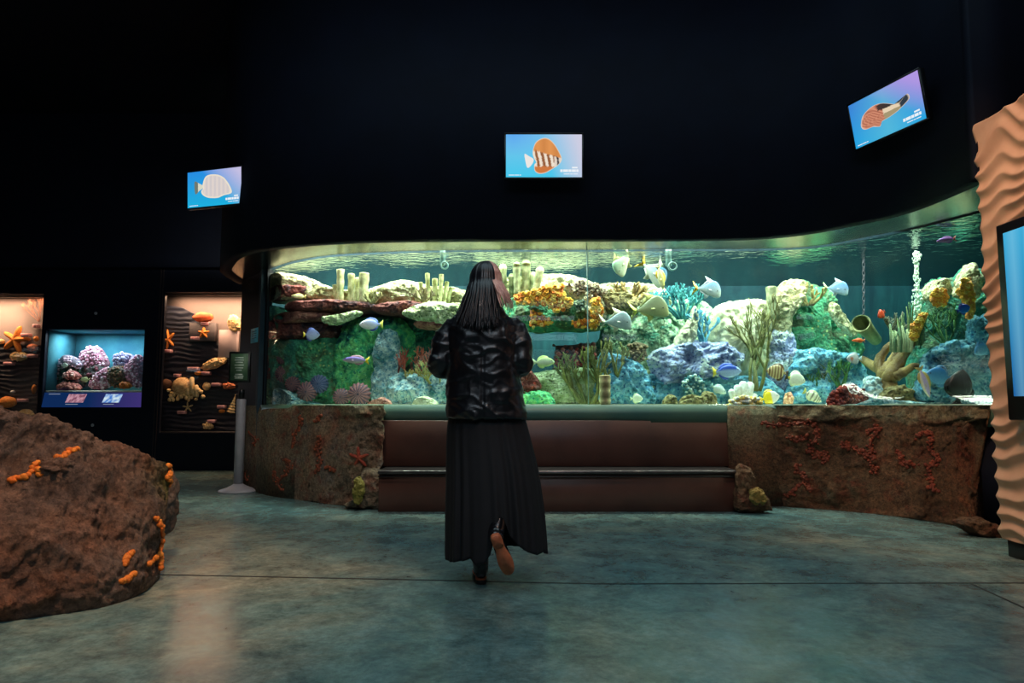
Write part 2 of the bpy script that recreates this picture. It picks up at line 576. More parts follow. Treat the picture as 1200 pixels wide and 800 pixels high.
# the body of water: clear sides, a rippling mirror-like surface above, a blue green tint with distance
def water_mat():
    m, nt, ns, ln = nodes('clear_tank_water')
    out = N(nt, 'ShaderNodeOutputMaterial')
    t = N(nt, 'ShaderNodeBsdfTransparent')
    gl = N(nt, 'ShaderNodeBsdfGlossy', Roughness=.04)
    gl.inputs['Color'].default_value = (.46, .52, .49, 1)
    tc = N(nt, 'ShaderNodeTexCoord')
    mp = N(nt, 'ShaderNodeMapping'); mp.inputs['Scale'].default_value = (1, 1.3, 1)
    ln.new(tc.outputs['Object'], mp.inputs['Vector'])
    nz = N(nt, 'ShaderNodeTexNoise', Scale=7, Detail=3, Distortion=1.2)
    ln.new(mp.outputs[0], nz.inputs['Vector'])
    b = N(nt, 'ShaderNodeBump', Strength=.35, Distance=.05)
    ln.new(nz.outputs['Fac'], b.inputs['Height'])
    ln.new(b.outputs[0], gl.inputs['Normal'])
    lw = N(nt, 'ShaderNodeLayerWeight', Blend=.5)
    r = N(nt, 'ShaderNodeMapRange')
    r.inputs['From Min'].default_value = .70; r.inputs['From Max'].default_value = .80
    r.inputs['To Max'].default_value = .92
    ln.new(lw.outputs['Facing'], r.inputs['Value'])
    ge = N(nt, 'ShaderNodeNewGeometry')
    sx = N(nt, 'ShaderNodeSeparateXYZ')
    ln.new(ge.outputs['True Normal'], sx.inputs[0])
    ab = N(nt, 'ShaderNodeMath', operation='ABSOLUTE'); ln.new(sx.outputs['Z'], ab.inputs[0])
    gt = N(nt, 'ShaderNodeMath', operation='GREATER_THAN'); gt.inputs[1].default_value = .5
    ln.new(ab.outputs[0], gt.inputs[0])
    mu = N(nt, 'ShaderNodeMath', operation='MULTIPLY'); ln.new(gt.outputs[0], mu.inputs[0]); ln.new(r.outputs[0], mu.inputs[1])
    mx = N(nt, 'ShaderNodeMixShader')
    ln.new(mu.outputs[0], mx.inputs[0]); ln.new(t.outputs[0], mx.inputs[1]); ln.new(gl.outputs[0], mx.inputs[2])
    va = N(nt, 'ShaderNodeVolumeAbsorption', Density=.55)
    va.inputs['Color'].default_value = (.35, .88, .86, 1)
    ln.new(mx.outputs[0], out.inputs['Surface'])
    ln.new(va.outputs[0], out.inputs['Volume'])
    return m
insw = [(p.x, p.y) for p in offs(Gc, -.04)] + [(XR - .03, g1.y - .3), (XR - .03, YB - .03), (bl.x + .05, YB - .03)]
mb = MB(); plate(mb, insw, .80, WT)
mb.build('water', water_mat(), tank, smooth=False)
# luminaires above the water
lampL = [area('tank_lamp', (x, y, 3.35), (x, y + .85, 1.0), 1.3, .4, pw, rgb(255, 250, 232))
         for x, y, pw in ((-2.2, 7.25, 135), (-1.1, 6.85, 105), (.2, 6.7, 95), (1.5, 6.7, 100), (2.8, 6.6, 100), (3.9, 6.0, 90))]
lampL.append(area('tank_lamp', (-2.75, 7.9, 3.2), (-2.4, 7.9, 1.0), .5, .3, 22, rgb(255, 250, 232)))  # extra lamp, added only to brighten the dark pocket at the left end
lampB = [area('tank_lamp', (x, 7.9, 3.2), (x, 8.2, 0.9), 1.6, .3, 10, rgb(170, 220, 255)) for x in (-1.6, .6, 2.8, 4.8)]

# ------------------------------------------------------------------ reef building helpers
def reef(name, a, b, d=None, scale=5, dscale=38, dsize=.3, bump=1.0, bscale=34, rough=.85, patch=None, ps=4.0):
    return mat(name, a, b, scale * 3, rough, bump, bscale, dots=d, dscale=dscale, dsize=dsize, bdist=.035, patch=patch, pscale=ps, detail=9)
RM = {
 'cream': reef('cream_reef', rgb(160, 152, 108), rgb(214, 208, 172), rgb(120, 112, 72), 7, 45, .28, patch=rgb(150, 140, 95)),
 'pale': reef('pale_boulder', rgb(176, 172, 138), rgb(222, 218, 190), rgb(130, 130, 85), 4, 22, .2, .8, 9, patch=rgb(215, 205, 165)),
 'maroon': reef('maroon_reef', rgb(105, 48, 44), rgb(150, 80, 72), rgb(70, 35, 34), 9, 30, .25, patch=rgb(60, 38, 48)),
 'rose': reef('rose_reef', rgb(170, 95, 85), rgb(205, 140, 120), None, 9, patch=rgb(120, 60, 60)),
 'green': reef('green_reef', rgb(40, 120, 92), rgb(100, 176, 124), rgb(180, 190, 120), 5, 16, .22, patch=rgb(88, 100, 70)),
 'deep': reef('deep_green_reef', rgb(26, 92, 88), rgb(70, 150, 120), rgb(120, 170, 110), 5, 14, .2, patch=rgb(92, 112, 84)),
 'bright': reef('bright_green_reef', rgb(50, 175, 120), rgb(140, 215, 130), rgb(40, 130, 110), 6, 20, .25, patch=rgb(20, 100, 95)),
 'mound': reef('speckled_rubble', rgb(170, 182, 120), rgb(244, 242, 205), rgb(100, 122, 75), 9, 30, .32, patch=rgb(165, 180, 120)),
 'slope': reef('pale_green_slope', rgb(110, 155, 120), rgb(222, 224, 188), rgb(70, 120, 95), 7, 26, .32, patch=rgb(60, 115, 95)),
 'lilac': reef('lilac_reef', rgb(112, 124, 182), rgb(186, 190, 215), rgb(76, 96, 150), 8, 30, .34, patch=rgb(205, 212, 205)),
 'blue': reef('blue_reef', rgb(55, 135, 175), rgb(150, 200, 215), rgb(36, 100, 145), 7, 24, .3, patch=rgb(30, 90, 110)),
 'bluewhite': reef('blue_white_reef', rgb(90, 150, 175), rgb(225, 235, 230), rgb(60, 120, 150), 8, 30, .3, patch=rgb(60, 125, 130)),
 'brown': reef('brown_reef', rgb(95, 85, 50), rgb(150, 135, 85), rgb(60, 60, 38), 9, 30, .3, patch=rgb(170, 150, 100)),
 'rust': reef('rust_reef', rgb(95, 45, 38), rgb(135, 60, 48), rgb(190, 70, 55), 6, 16, .3, patch=rgb(55, 60, 60)),
}
def keep_in(p):
    "rock that would reach through the glass or the end panel stops just inside it"
    for _ in range(2):
        q = 600 + F * p.x / (p.y * CP)
        if q < 312:
            p = Vector(((312 - 600) * p.y * CP / F, p.y, p.z))
            q = 312
        p = Vector((p.x, max(p.y, gd(q) + .05), p.z))
    return p
def blob(name, outline, off, thick, m, label, cat='rock', group=None, amp=.05, n=150, k=24, parent=None, freq=5.0, Y=None, back=None, fl=.5, label_part=None, rgh=.026):
    "solid rock whose silhouette follows an outline, with real thickness"
    pts = crom([(float(a), float(b)) for a, b in outline], n, closed=True)
    cx = sum(p[0] for p in pts) / n; cy = sum(p[1] for p in pts) / n
    Y0 = Y if Y is not None else gd(min(1150, max(320, cx))) + off
    c = W(cx, cy, Y0)
    ring = [W(a, b, Y0) for a, b in pts]
    mb = MB()
    rows = []
    seed = cx * .013
    bk = thick if back is None else back
    for i in range(2 * k + 1):
        t = -PI / 2 + PI * (.015 + .97 * i / (2 * k))
        rad = math.cos(t) ** fl if math.cos(t) > 0 else 0
        dep = math.sin(t) * (thick if t < 0 else bk)
        row = []
        for q in ring:
            p = c + (q - c) * rad
            p.y += dep
            d = (p - c); d.normalize()
            a = amp * fr(p, freq, 5, seed)
            vd = noise.voronoi(p * 17)[0][0]
            a += rgh * (.45 - vd) + rgh * .8 * fr(p, 19, 3, seed + 5)
            edge = 1 - .6 * rad ** 8
            p = p + Vector((d.x * a * .5, -abs(a) * 0 + (a if t > 0 else -a) * edge, d.z * a * .5))
            row.append(p if parent is not None else keep_in(p))
        rows.append(row)
    mb.grid(rows, closed=True, cap0=True, cap1=True)
    if parent is not None:
        return mb.build(name, m, parent)
    return mb.build(name, m, label=label, cat=cat, group=group, origin=(c.x, c.y, min(p.z for r in rows for p in r)))
def tubes_sponge(name, label, px, off, base_y, spec, col1, col2, group=None, cat='sponge', m=None):
    "cluster of upright tube sponges: spec = (dx, top_y, radius_px, lean)"
    b = T(px, base_y, off)
    s = b.y / F
    t = thing(name, label, cat, b, group)
    for j, (dx, ty, r, lean) in enumerate(spec):
        h = (base_y - ty) * s
        rr = r * s
        p0 = b + Vector((dx * s, (j % 3 - 1) * rr * 1.2, 0))
        axis = Vector((lean, 0, 1)).normalized()
        M = Vector((0, 0, 1)).rotation_difference(axis).to_matrix().to_4x4()
        prof = [(rr * .7, -.02)]
        for q in range(9):
            z = h * q / 8
            prof.append((rr * ((.88 + .1 * (q % 2)) if 'barrel' in name else (.82 + .18 * q / 8 + .07 * math.sin(q * 1.7 + j))), z))
        prof += [(rr * .98, h), (rr * .86, h + rr * .4), (rr * .6, h + rr * .72), (rr * .25, h + rr * .88)] if 'finger-like' in label else [(rr * .98, h + rr * .22), (rr * .72, h + rr * .3), (rr * .55, h + rr * .1), (rr * .5, h - rr * .8), (rr * .1, h - rr * .9)]
        mb = MB()
        mb.lathe(p0, prof, 16, lambda v: mixc(col1, col2, (.5 + .7 * math.sin((v.z - b.z) * 260) + .3 * fr(v, 30, 3)) if 'barrel' in name else .5 + .9 * fr(v, 22, 3, j)), M=M)
        mb.build('tube', m or M_coral, t)
    return t
def branch(mb, p, d, L, r, depth, spread, colf, rnd, n=6, kids=(2, 3), shrink=.72, flatY=.6, upb=.25):
    pts = [p.copy()]
    q = p.copy(); dd = d.copy()
    for i in range(3):
        dd = (dd + Vector((rnd.uniform(-1, 1), rnd.uniform(-1, 1) * flatY, rnd.uniform(-.5, 1))) * .22).normalized()
        q = q + dd * L / 3
        pts.append(q.copy())
    mb.tube(pts, [r, r * .92, r * .84, r * .74], n, colf)
    if depth <= 0:
        return
    for k in range(rnd.randint(*kids)):
        nd = (dd + Vector((rnd.uniform(-1, 1), rnd.uniform(-1, 1) * flatY, rnd.uniform(-.3, .6) + upb)) * spread).normalized()
        st = pts[rnd.choice((2, 3, 3))]
        branch(mb, st, nd, L * shrink * rnd.uniform(.8, 1.1), r * .72, depth - 1, spread, colf, rnd, n, kids, shrink, flatY, upb)
def bush(name, label, px, by, off, hpx, col1, col2, depth=3, stems=4, r=1.6, spread=.8, seed=1, cat='coral', group=None, wide=1.0, m=None, kids=(2, 3), lean=0):
    b = T(px, by, off); s = b.y / F
    rnd = random.Random(seed)
    mb = MB()
    cf = lambda v: mixc(col1, col2, .5 + .8 * fr(v, 12, 3, seed) + (v.z - b.z) / (hpx * s) * .3)
    tot = sum(.72 ** i for i in range(depth + 1))
    for k in range(stems):
        a = (k + .5) / stems * 2 - 1
        d = Vector((a * wide * .8 + lean, rnd.uniform(-.5, .5), 1)).normalized()
        branch(mb, b + Vector((a * hpx * s * .12 * wide, 0, -.01)), d, hpx * s / tot * 1.08, r * s, depth, spread, cf, rnd, kids=kids)
    return mb.build(name, m or M_coral, label=label, cat=cat, group=group, origin=b)
def polyps(name, label, region, off, count, rpx, colf, seed=1, cat='coral', base=None, group=None, bulge=.06, cup=True, parent=None):
    "cluster of small cup-shaped polyps on a knobbly core"
    rnd = random.Random(seed)
    cx = sum(p[0] for p in region) / len(region); cy = sum(p[1] for p in region) / len(region)
    Y0 = gd(cx) + off
    s = Y0 / F
    mb = MB()
    n = len(region)
    ring = [W(a, b, Y0) for a, b in region]
    c = W(cx, cy, Y0)
    core = base or rgb(150, 80, 30)
    rows = []
    for i in range(9):
        t = -PI / 2 + PI * (.02 + .96 * i / 8)
        rr = math.cos(t) ** .6
        rows.append([c + (q - c) * rr * .92 + Vector((0, math.sin(t) * bulge, 0)) for q in [r.lerp(ring[(j + 1) % n], f) for j, r in enumerate(ring) for f in (0, .33, .66)]])
    mb.grid(rows, core, closed=True, cap0=True, cap1=True)
    def inside(x, y):
        r = False; j = n - 1
        for i in range(n):
            xi, yi = region[i]; xj, yj = region[j]
            if (yi > y) != (yj > y) and x < (xj - xi) * (y - yi) / (yj - yi) + xi: r = not r
            j = i
        return r
    xs = [p[0] for p in region]; ys = [p[1] for p in region]
    k = 0; tries = 0
    while k < count and tries < count * 20:
        tries += 1
        x, y = rnd.uniform(min(xs), max(xs)), rnd.uniform(min(ys), max(ys))
        if not inside(x, y): continue
        k += 1
        p = W(x, y, Y0 - bulge * rnd.uniform(.75, 1.15))
        r = rpx * s * rnd.uniform(.7, 1.25)
        col = colf(rnd)
        d = Vector((rnd.uniform(-.6, .6), -1, rnd.uniform(-.1, .9))).normalized()
        M = Vector((0, 0, 1)).rotation_difference(d).to_matrix().to_4x4()
        if cup:
            mb.lathe(p, [(r * .5, -r * 1.2), (r * .85, 0), (r, r * .7), (r * .75, r * .9), (r * .4, r * .45), (r * .05, r * .4)], 8, col, M=M)
        else:
            mb.ball(p, r, r, r * .9, 8, 6, col, .15, 2, seed=k)
    if parent is not None:
        return mb.build(name, M_coral, parent)
    return mb.build(name, M_coral, label=label, cat=cat, group=group)
def disc_coral(name, label, px, py, r, off, c1, c2, ridges=16, cat='coral', group=None, tall=1.0, ry=.6):
    c = T(px, py, off); s = c.y / F
    rr = r * s
    mb = MB(); rows = []
    n, m = 64, 14
    for i in range(m + 1):
        a = -PI / 2 + PI * (.03 + .94 * i / m)
        rows.append([c + Vector((math.cos(a) * math.cos(t) * rr * (1 + .07 * math.sin(ridges * t) * math.cos(a)), -math.sin(a) * rr * ry, math.cos(a) * math.sin(t) * rr * tall * (1 + .07 * math.sin(ridges * t) * math.cos(a))))
                     for t in [2 * PI * k / n for k in range(n)]])
    def cf(v):
        d = v - c
        t = math.atan2(d.z, d.x)
        return mixc(c1, c2, .5 + .5 * math.sin(ridges * t) + .3 * fr(v, 20, 3))
    mb.grid(rows, cf, closed=True, cap0=True, cap1=True)
    return mb.build(name, M_coral, label=label, cat=cat, group=group)
# ------------------------------------------------------------------ the reef, left to right
def B(name, outline, off, thick, mk, label, cat='rock', **kw):
    return blob(name, outline, off, thick, RM[mk], label, cat, **kw)
B('reef_rock', [(312, 372), (350, 362), (420, 366), (500, 368), (560, 372), (585, 400), (590, 480), (450, 482), (310, 480)], .95, .22, 'deep', 'dark green reef wall below the maroon shelves, left third of the aquarium', amp=.12)
B('reef_rock', [(313, 326), (335, 321), (370, 329), (395, 340), (432, 345), (440, 362), (410, 366), (360, 356), (314, 352)], .75, .28, 'cream', 'pale speckled reef ledge at the far left top, behind the stubby tube sponges', amp=.05)
B('reef_rock', [(422, 346), (455, 333), (480, 331), (505, 337), (540, 340), (568, 350), (565, 368), (520, 366), (480, 364), (440, 360)], .85, .3, 'cream', 'pale speckled hump of reef between the two left groups of tube sponges', amp=.05)
B('coral_shelf', [(313, 338), (340, 335), (364, 337), (370, 345), (355, 350), (313, 352)], .42, .2, 'maroon', 'dark maroon shelf tucked under the far left pale ledge', 'coral', amp=.03)
B('coral_shelf', [(340, 356), (375, 353), (415, 354), (440, 357), (450, 363), (420, 368), (345, 366)], .55, .26, 'maroon', 'long maroon shelf running under the stubby tube sponges', 'coral', amp=.03)
B('coral_shelf', [(438, 360), (465, 355), (500, 356), (524, 362), (515, 370), (480, 372), (445, 368)], .6, .26, 'maroon', 'maroon shelf ending beside the jacketed visitor at shoulder height', 'coral', amp=.03)
B('coral_shelf', [(316, 370), (345, 366), (385, 367), (396, 371), (380, 377), (330, 379)], .4, .2, 'rose', 'rosy rimmed shelf above the round blue tang on the left', 'coral', amp=.02)
B('coral_shelf', [(312, 377), (360, 376), (405, 382), (408, 395), (370, 400), (314, 396)], .6, .25, 'maroon', 'wide brownish shelf behind the round blue tang', 'coral', amp=.03)
B('coral_shelf', [(486, 378), (505, 374), (530, 376), (545, 384), (520, 386), (492, 385)], .5, .2, 'rose', 'rosy shelf beside the visitor\'s left upper arm', 'coral', amp=.02)
B('coral_shelf', [(376, 372), (400, 368), (418, 364), (424, 368), (405, 378), (385, 381)], .35, .08, 'mound', 'curled yellowish plate coral right of the rosy rimmed shelf', 'coral', amp=.02)
B('reef_rock', [(396, 395), (412, 375), (440, 372), (470, 374), (486, 392), (482, 425), (455, 440), (440, 466), (400, 470), (390, 430)], .72, .18, 'bright', 'bright green algae covered rock behind the yellow-tailed purple fish', amp=.05)
B('reef_rock', [(352, 400), (372, 393), (398, 398), (402, 440), (396, 474), (356, 474), (348, 430)], .6, .14, 'green', 'green speckled pillar of rock behind the scallop-like left discs', amp=.05)
B('reef_rock', [(440, 398), (452, 386), (466, 390), (470, 420), (474, 476), (438, 478), (436, 430)], .5, .09, 'bluewhite', 'narrow bluish white column of rock between green rock and red bushes', amp=.04)
B('reef_rock', [(313, 392), (322, 386), (330, 400), (334, 440), (332, 478), (311, 478)], .35, .1, 'rust', 'rusty edge of rock standing against the left end of the glass', amp=.03)
B('sand_heap', [(311, 458), (325, 455), (345, 461), (368, 470), (385, 479), (311, 480)], .2, .14, 'bluewhite', 'small pale heap of sand in the lower left corner of the aquarium', 'sand', amp=.02)
tubes_sponge('tube_sponge', 'group of stubby pale tube sponges on the far left ledge', 414, .5, 353, [(-14, 317, 4.5, -.02), (-3, 321, 4, 0), (4, 325, 5, .02), (13, 322, 6, .03), (-19, 334, 3.5, -.15)], rgb(150, 150, 85), rgb(235, 228, 180))
tubes_sponge('tube_sponge', 'group of thin pointed tube sponges left of the visitor\'s hair', 508, .5, 353, [(-17, 336, 4, -.35), (-6, 320, 2.7, -.05), (1, 326, 3.4, 0), (8, 322, 2.8, .05), (13, 330, 2.6, .12), (17, 336, 2.5, .2), (-11, 331, 2.6, -.2)], rgb(140, 140, 70), rgb(225, 220, 165))
bush('bush_coral', 'small brown bush coral at the foot of the stubby tube sponges', 437, 354, .4, 16, rgb(105, 100, 60), rgb(190, 180, 120), 2, 6, 1.4, .9, 3, wide=1.5)
bush('bush_coral', 'small brown bush coral among the thin tube sponges', 497, 352, .35, 16, rgb(80, 70, 50), rgb(150, 130, 90), 2, 6, 1.4, .9, 4, wide=1.4)
B('reef_rock', [(470, 366), (500, 356), (540, 356), (556, 372), (530, 380), (490, 376)], .35, .12, 'mound', 'shaggy pale plate hanging left of the visitor\'s shoulder', amp=.05)
pur1, pur2 = rgb(58, 42, 72), rgb(158, 96, 98)
for a in [('purple brown ridged disc coral nearest the left sand heap', 343, 450, 9, .22), ('tall dark ridged disc coral leaning by the left glass edge', 332, 438, 10, .3),
          ('round rosy ridged disc coral with a blue gap to its right', 360, 459, 12, .25), ('dim blue ridged disc coral behind the round rosy one', 374, 450, 11, .34),
          ('biggest rosy ridged disc coral, by the orange rock', 421, 462, 13.5, .2), ('left partner of the biggest rosy ridged disc', 400, 465, 10, .3),
          ('small purple ridged disc high on the left wall', 331, 420, 7, .28)]:
    disc_coral('disc_coral', a[0], a[1], a[2], a[3], a[4], pur1 if 'blue' not in a[0] or 'gap' in a[0] else rgb(40, 60, 110), pur2 if 'dim' not in a[0] else rgb(110, 110, 150), group='ridged disc corals at the left')
B('loose_rock', [(430, 474), (440, 468), (452, 466), (458, 472), (456, 478), (434, 479)], .1, .06, 'rose', 'small orange rock lying at the glass above the left planter edge', amp=.02)
# behind / beside the visitor, left
B('reef_rock', [(462, 440), (490, 436), (520, 440), (545, 450), (545, 480), (455, 480)], .45, .2, 'bluewhite', 'blue green rubble at the foot of the red bushes', amp=.06)
for i, (px, by, h, c1, c2, lb) in enumerate([
        (478, 450, 42, rgb(120, 45, 45), rgb(205, 95, 75), 'reddish bush coral beside the bluish white column'),
        (500, 440, 36, rgb(150, 60, 45), rgb(220, 120, 90), 'reddish bush coral nearest the visitor\'s left sleeve'),
        (489, 462, 34, rgb(150, 120, 50), rgb(225, 200, 110), 'thin yellow branching coral in front of the red bushes'),
        (512, 458, 40, rgb(120, 110, 50), rgb(205, 190, 110), 'thick yellowish bush coral by the visitor\'s left hip')]):
    bush('bush_coral', lb, px, by, .4 - .1 * (i > 1), h, c1, c2, 3, 5, 1.2, .8, 10 + i, wide=.9)
B('loose_rock', [(483, 474), (487, 468), (497, 464), (508, 467), (514, 474), (512, 479), (486, 479)], .12, .08, 'pale', 'round white stone on the sand left of the visitor', amp=.02)

# centre
B('reef_rock', [(560, 330), (600, 326), (640, 323), (672, 324), (698, 334), (705, 350), (690, 366), (620, 362), (560, 356)], 1.0, .3, 'cream', 'pale speckled top of the centre arch, behind the orange cup corals', amp=.05)
B('reef_rock', [(596, 352), (630, 345), (668, 350), (700, 356), (712, 372), (704, 386), (660, 389), (610, 387), (588, 376)], .7, .32, 'green', 'green overhanging slab that carries the orange cup corals', amp=.05)
B('reef_rock', [(660, 332), (690, 340), (708, 356), (710, 372), (694, 378), (676, 360), (662, 345)], .55, .16, 'cream', 'pale lilac ridge running down right of the orange cup corals', amp=.04)
tubes_sponge('tube_sponge', 'group of thick finger-like tube sponges right of the visitor\'s head', 606, .5, 344, [(-24, 318, 4, 0), (-16, 312, 4.5, -.03), (-7, 322, 3.6, .02), (0, 311, 4.6, -.02), (9, 309, 5.6, .05), (16, 320, 4.4, .12), (21, 316, 5, .22), (5, 326, 4, -.1)], rgb(120, 132, 84), rgb(200, 206, 156))
def orange(r):
    return r.choice([rgb(255, 190, 50), rgb(250, 165, 35), rgb(255, 210, 85), rgb(235, 130, 30), rgb(250, 215, 120)])
polyps('cup_coral', 'bright orange cluster of cup corals on the centre slab', [(604, 346), (632, 338), (660, 334), (664, 346), (672, 352), (667, 362), (650, 366), (640, 358), (618, 358), (605, 354)], .3, 210, 2.4, orange, 5, base=rgb(190, 105, 30))
polyps('cup_coral', 'lower orange brown patch of cup corals under the centre slab', [(620, 362), (634, 366), (648, 378), (640, 382), (622, 384)], .36, 46, 2.0, orange, 6, base=rgb(165, 90, 40))
polyps('cup_coral', 'orange patch of cup corals at the joint between the panels', [(670, 376), (690, 374), (704, 380), (698, 386), (672, 385)], .36, 26, 2.0, orange, 16, base=rgb(175, 95, 40))
polyps('cup_coral', 'upright orange column of cup corals right of the panel joint', [(692, 352), (702, 349), (706, 362), (705, 378), (694, 382), (693, 366)], .3, 70, 2.2, orange, 7, base=rgb(200, 110, 30))
polyps('star_polyps', 'grey brown dotted mound of polyps above the panel joint', [(664, 334), (680, 329), (700, 333), (712, 342), (700, 352), (688, 350), (668, 342)], .45, 150, 1.6, lambda r: r.choice([rgb(235, 225, 190), rgb(150, 125, 95), rgb(110, 95, 80)]), 8, base=rgb(95, 80, 65))
polyps('star_polyps', 'small grey green dotted mound right of the orange cluster', [(672, 354), (684, 352), (688, 362), (676, 366)], .3, 40, 1.5, lambda r: r.choice([rgb(150, 170, 140), rgb(80, 105, 95)]), 9, base=rgb(70, 95, 85))
B('reef_rock', [(596, 452), (622, 438), (650, 433), (690, 432), (730, 430), (775, 440), (790, 482), (600, 482)], .66, .32, 'mound', 'wide pale yellow speckled mound right of the visitor', amp=.06)
B('reef_rock', [(604, 446), (612, 434), (622, 433), (630, 444), (634, 455), (620, 462), (606, 462)], .25, .1, 'rust', 'rusty brown cone of rock by the visitor\'s right elbow', amp=.02)
polyps('encrusted_block', 'dark red square block of encrusted rock under the arch', [(648, 404), (670, 403), (690, 400), (700, 404), (700, 430), (690, 434), (650, 433)], .75, 60, 2.6, lambda r: r.choice([rgb(190, 60, 50), rgb(120, 55, 50), rgb(80, 45, 50), rgb(205, 95, 85)]), 11, base=rgb(82, 42, 44), bulge=.12, cup=False, cat='rock')
B('reef_rock', [(600, 466), (612, 460), (636, 458), (648, 468), (644, 480), (604, 480)], .22, .1, 'bright', 'low green mossy lump in front of the pale mound', amp=.03)
# right of the joint
B('reef_rock', [(700, 336), (720, 334), (750, 333), (775, 338), (786, 352), (784, 372), (740, 376), (704, 366)], 1.0, .25, 'cream', 'pale speckled top right of the panel joint, behind the driftwood', amp=.05)
B('reef_rock', [(700, 350), (730, 344), (770, 352), (790, 372), (800, 420), (800, 480), (690, 480), (694, 420), (704, 392)], 1.05, .25, 'slope', 'pale green slope of reef dropping behind the silver fish', amp=.1)
B('reef_rock', [(772, 360), (800, 352), (822, 356), (838, 380), (846, 430), (842, 480), (768, 480), (770, 420)], 1.0, .22, 'slope', 'pale green slope of reef below the teal branching coral', amp=.1)
B('coral_plate', [(704, 346), (722, 343), (746, 350), (745, 362), (720, 368), (705, 362)], .55, .15, 'brown', 'brown plate coral left of the large silver fish', 'coral', amp=.04)
bush('driftwood', 'brown forked driftwood branch lying across the pale reef top', 736, 354, .5, 26, rgb(110, 80, 40), rgb(180, 150, 85), 2, 6, 2.6, .9, 21, cat='driftwood', wide=2.6)
bush('branching_coral', 'teal branching coral beside the yellow-tailed silver fish', 800, 372, .55, 40, rgb(15, 100, 120), rgb(90, 190, 190), 3, 8, 2.0, .75, 22, wide=1.3, kids=(3, 3))
bush('branching_coral', 'teal branching coral half hidden left of the taller teal one', 779, 366, .6, 32, rgb(10, 80, 100), rgb(50, 150, 160), 3, 5, 1.8, .7, 23, wide=.8)
bush('branching_coral', 'blue branching coral lower down beside the cream boulder', 824, 400, .45, 40, rgb(25, 100, 145), rgb(100, 180, 205), 3, 5, 1.8, .65, 24, wide=.7, kids=(3, 3))
B('reef_rock', [(790, 398), (806, 376), (812, 360), (818, 366), (816, 390), (806, 410), (796, 420)], .5, .1, 'pale', 'thin pale ridge between the teal and the blue branching corals', amp=.03)
B('boulder', [(832, 374), (842, 358), (862, 352), (885, 350), (897, 356), (900, 380), (902, 420), (895, 445), (860, 452), (835, 440), (830, 405)], .75, .28, 'pale', 'big smooth cream boulder behind the bare branching coral', amp=.04, freq=3)
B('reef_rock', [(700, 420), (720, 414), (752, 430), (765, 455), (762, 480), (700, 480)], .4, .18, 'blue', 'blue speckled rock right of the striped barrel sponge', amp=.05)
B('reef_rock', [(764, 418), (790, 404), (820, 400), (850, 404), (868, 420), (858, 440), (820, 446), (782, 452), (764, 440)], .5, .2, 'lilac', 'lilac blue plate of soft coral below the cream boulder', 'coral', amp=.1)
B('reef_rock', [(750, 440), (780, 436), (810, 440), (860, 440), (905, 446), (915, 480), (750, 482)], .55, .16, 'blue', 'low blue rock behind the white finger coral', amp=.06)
polyps('brown_anemone', 'round brown ruffled polyps above the blue speckled rock', [(735, 404), (745, 399), (757, 402), (759, 415), (750, 425), (738, 420)], .35, 60, 2.0, lambda r: r.choice([rgb(135, 110, 75), rgb(165, 135, 95), rgb(90, 80, 50)]), 31, base=rgb(100, 85, 55), cup=False)
tubes_sponge('barrel_sponge', 'ringed beige barrel sponge standing at the glass', 708, .12, 473, [(0, 442, 7, 0)], rgb(120, 105, 60), rgb(225, 205, 150))
bush('staghorn_coral', 'olive staghorn coral fanning out left of the barrel sponge', 690, 474, .24, 62, rgb(70, 76, 30), rgb(145, 142, 70), 3, 7, 2.3, .65, 33, wide=1.2, kids=(2, 3))
bush('staghorn_coral', 'taller olive staghorn coral behind the barrel sponge', 712, 470, .27, 74, rgb(65, 74, 30), rgb(140, 140, 68), 3, 5, 2.0, .6, 34, wide=.7, kids=(2, 3))
polyps('star_polyps', 'pale blue dotted mound below the lilac plate', [(800, 444), (812, 438), (824, 442), (826, 456), (812, 464), (800, 458)], .3, 60, 1.8, lambda r: r.choice([rgb(215, 235, 225), rgb(60, 120, 130)]), 35, base=rgb(70, 130, 140), cup=False)
bush('bare_coral', 'bare olive tree-like coral in front of the cream boulder', 886, 456, .3, 104, rgb(70, 72, 32), rgb(128, 126, 62), 4, 4, 2.2, .62, 53, wide=.5, kids=(2, 3), cat='coral')
tubes_sponge('tube_sponge', 'single grey green tube sponge behind the bare coral', 902, .55, 372, [(0, 338, 6, 0), (8, 352, 3, .3)], rgb(110, 120, 80), rgb(190, 190, 150))
B('finger_coral', [(850, 478), (856, 468), (868, 464), (884, 466), (892, 478)], .1, .07, 'pale', 'white finger coral', 'coral', amp=.02) if False else None
t_f = thing('finger_coral', 'white finger coral with round tips at the right planter edge', 'coral', T(870, 474, .1))
mb = MB()
for j, (x, y, r) in enumerate([(857, 458, 4), (864, 453, 4.5), (871, 449, 5), (879, 450, 5.2), (876, 458, 5), (884, 463, 4), (861, 464, 5), (869, 462, 6)]):
    s = gd(x) / F
    mb.tube([T(870 + (x - 870) * .5, 474, .1), T(870 + (x - 870) * .8, (y + 474) / 2, .1), T(x, y, .08 + .01 * j)], [r * s * 1.2, r * s, r * s], 10, rgb(228, 232, 222))
mb.build('branches', M_coral, t_f)
polyps('anemone', 'pale yellow anemone at the foot of the white finger coral', [(851, 474), (858, 466), (872, 463), (888, 466), (893, 474), (888, 478), (854, 478)], .06, 90, 2.2, lambda r: r.choice([rgb(240, 215, 110), rgb(250, 240, 190), rgb(225, 235, 225)]), 36, base=rgb(225, 205, 130), cup=False)
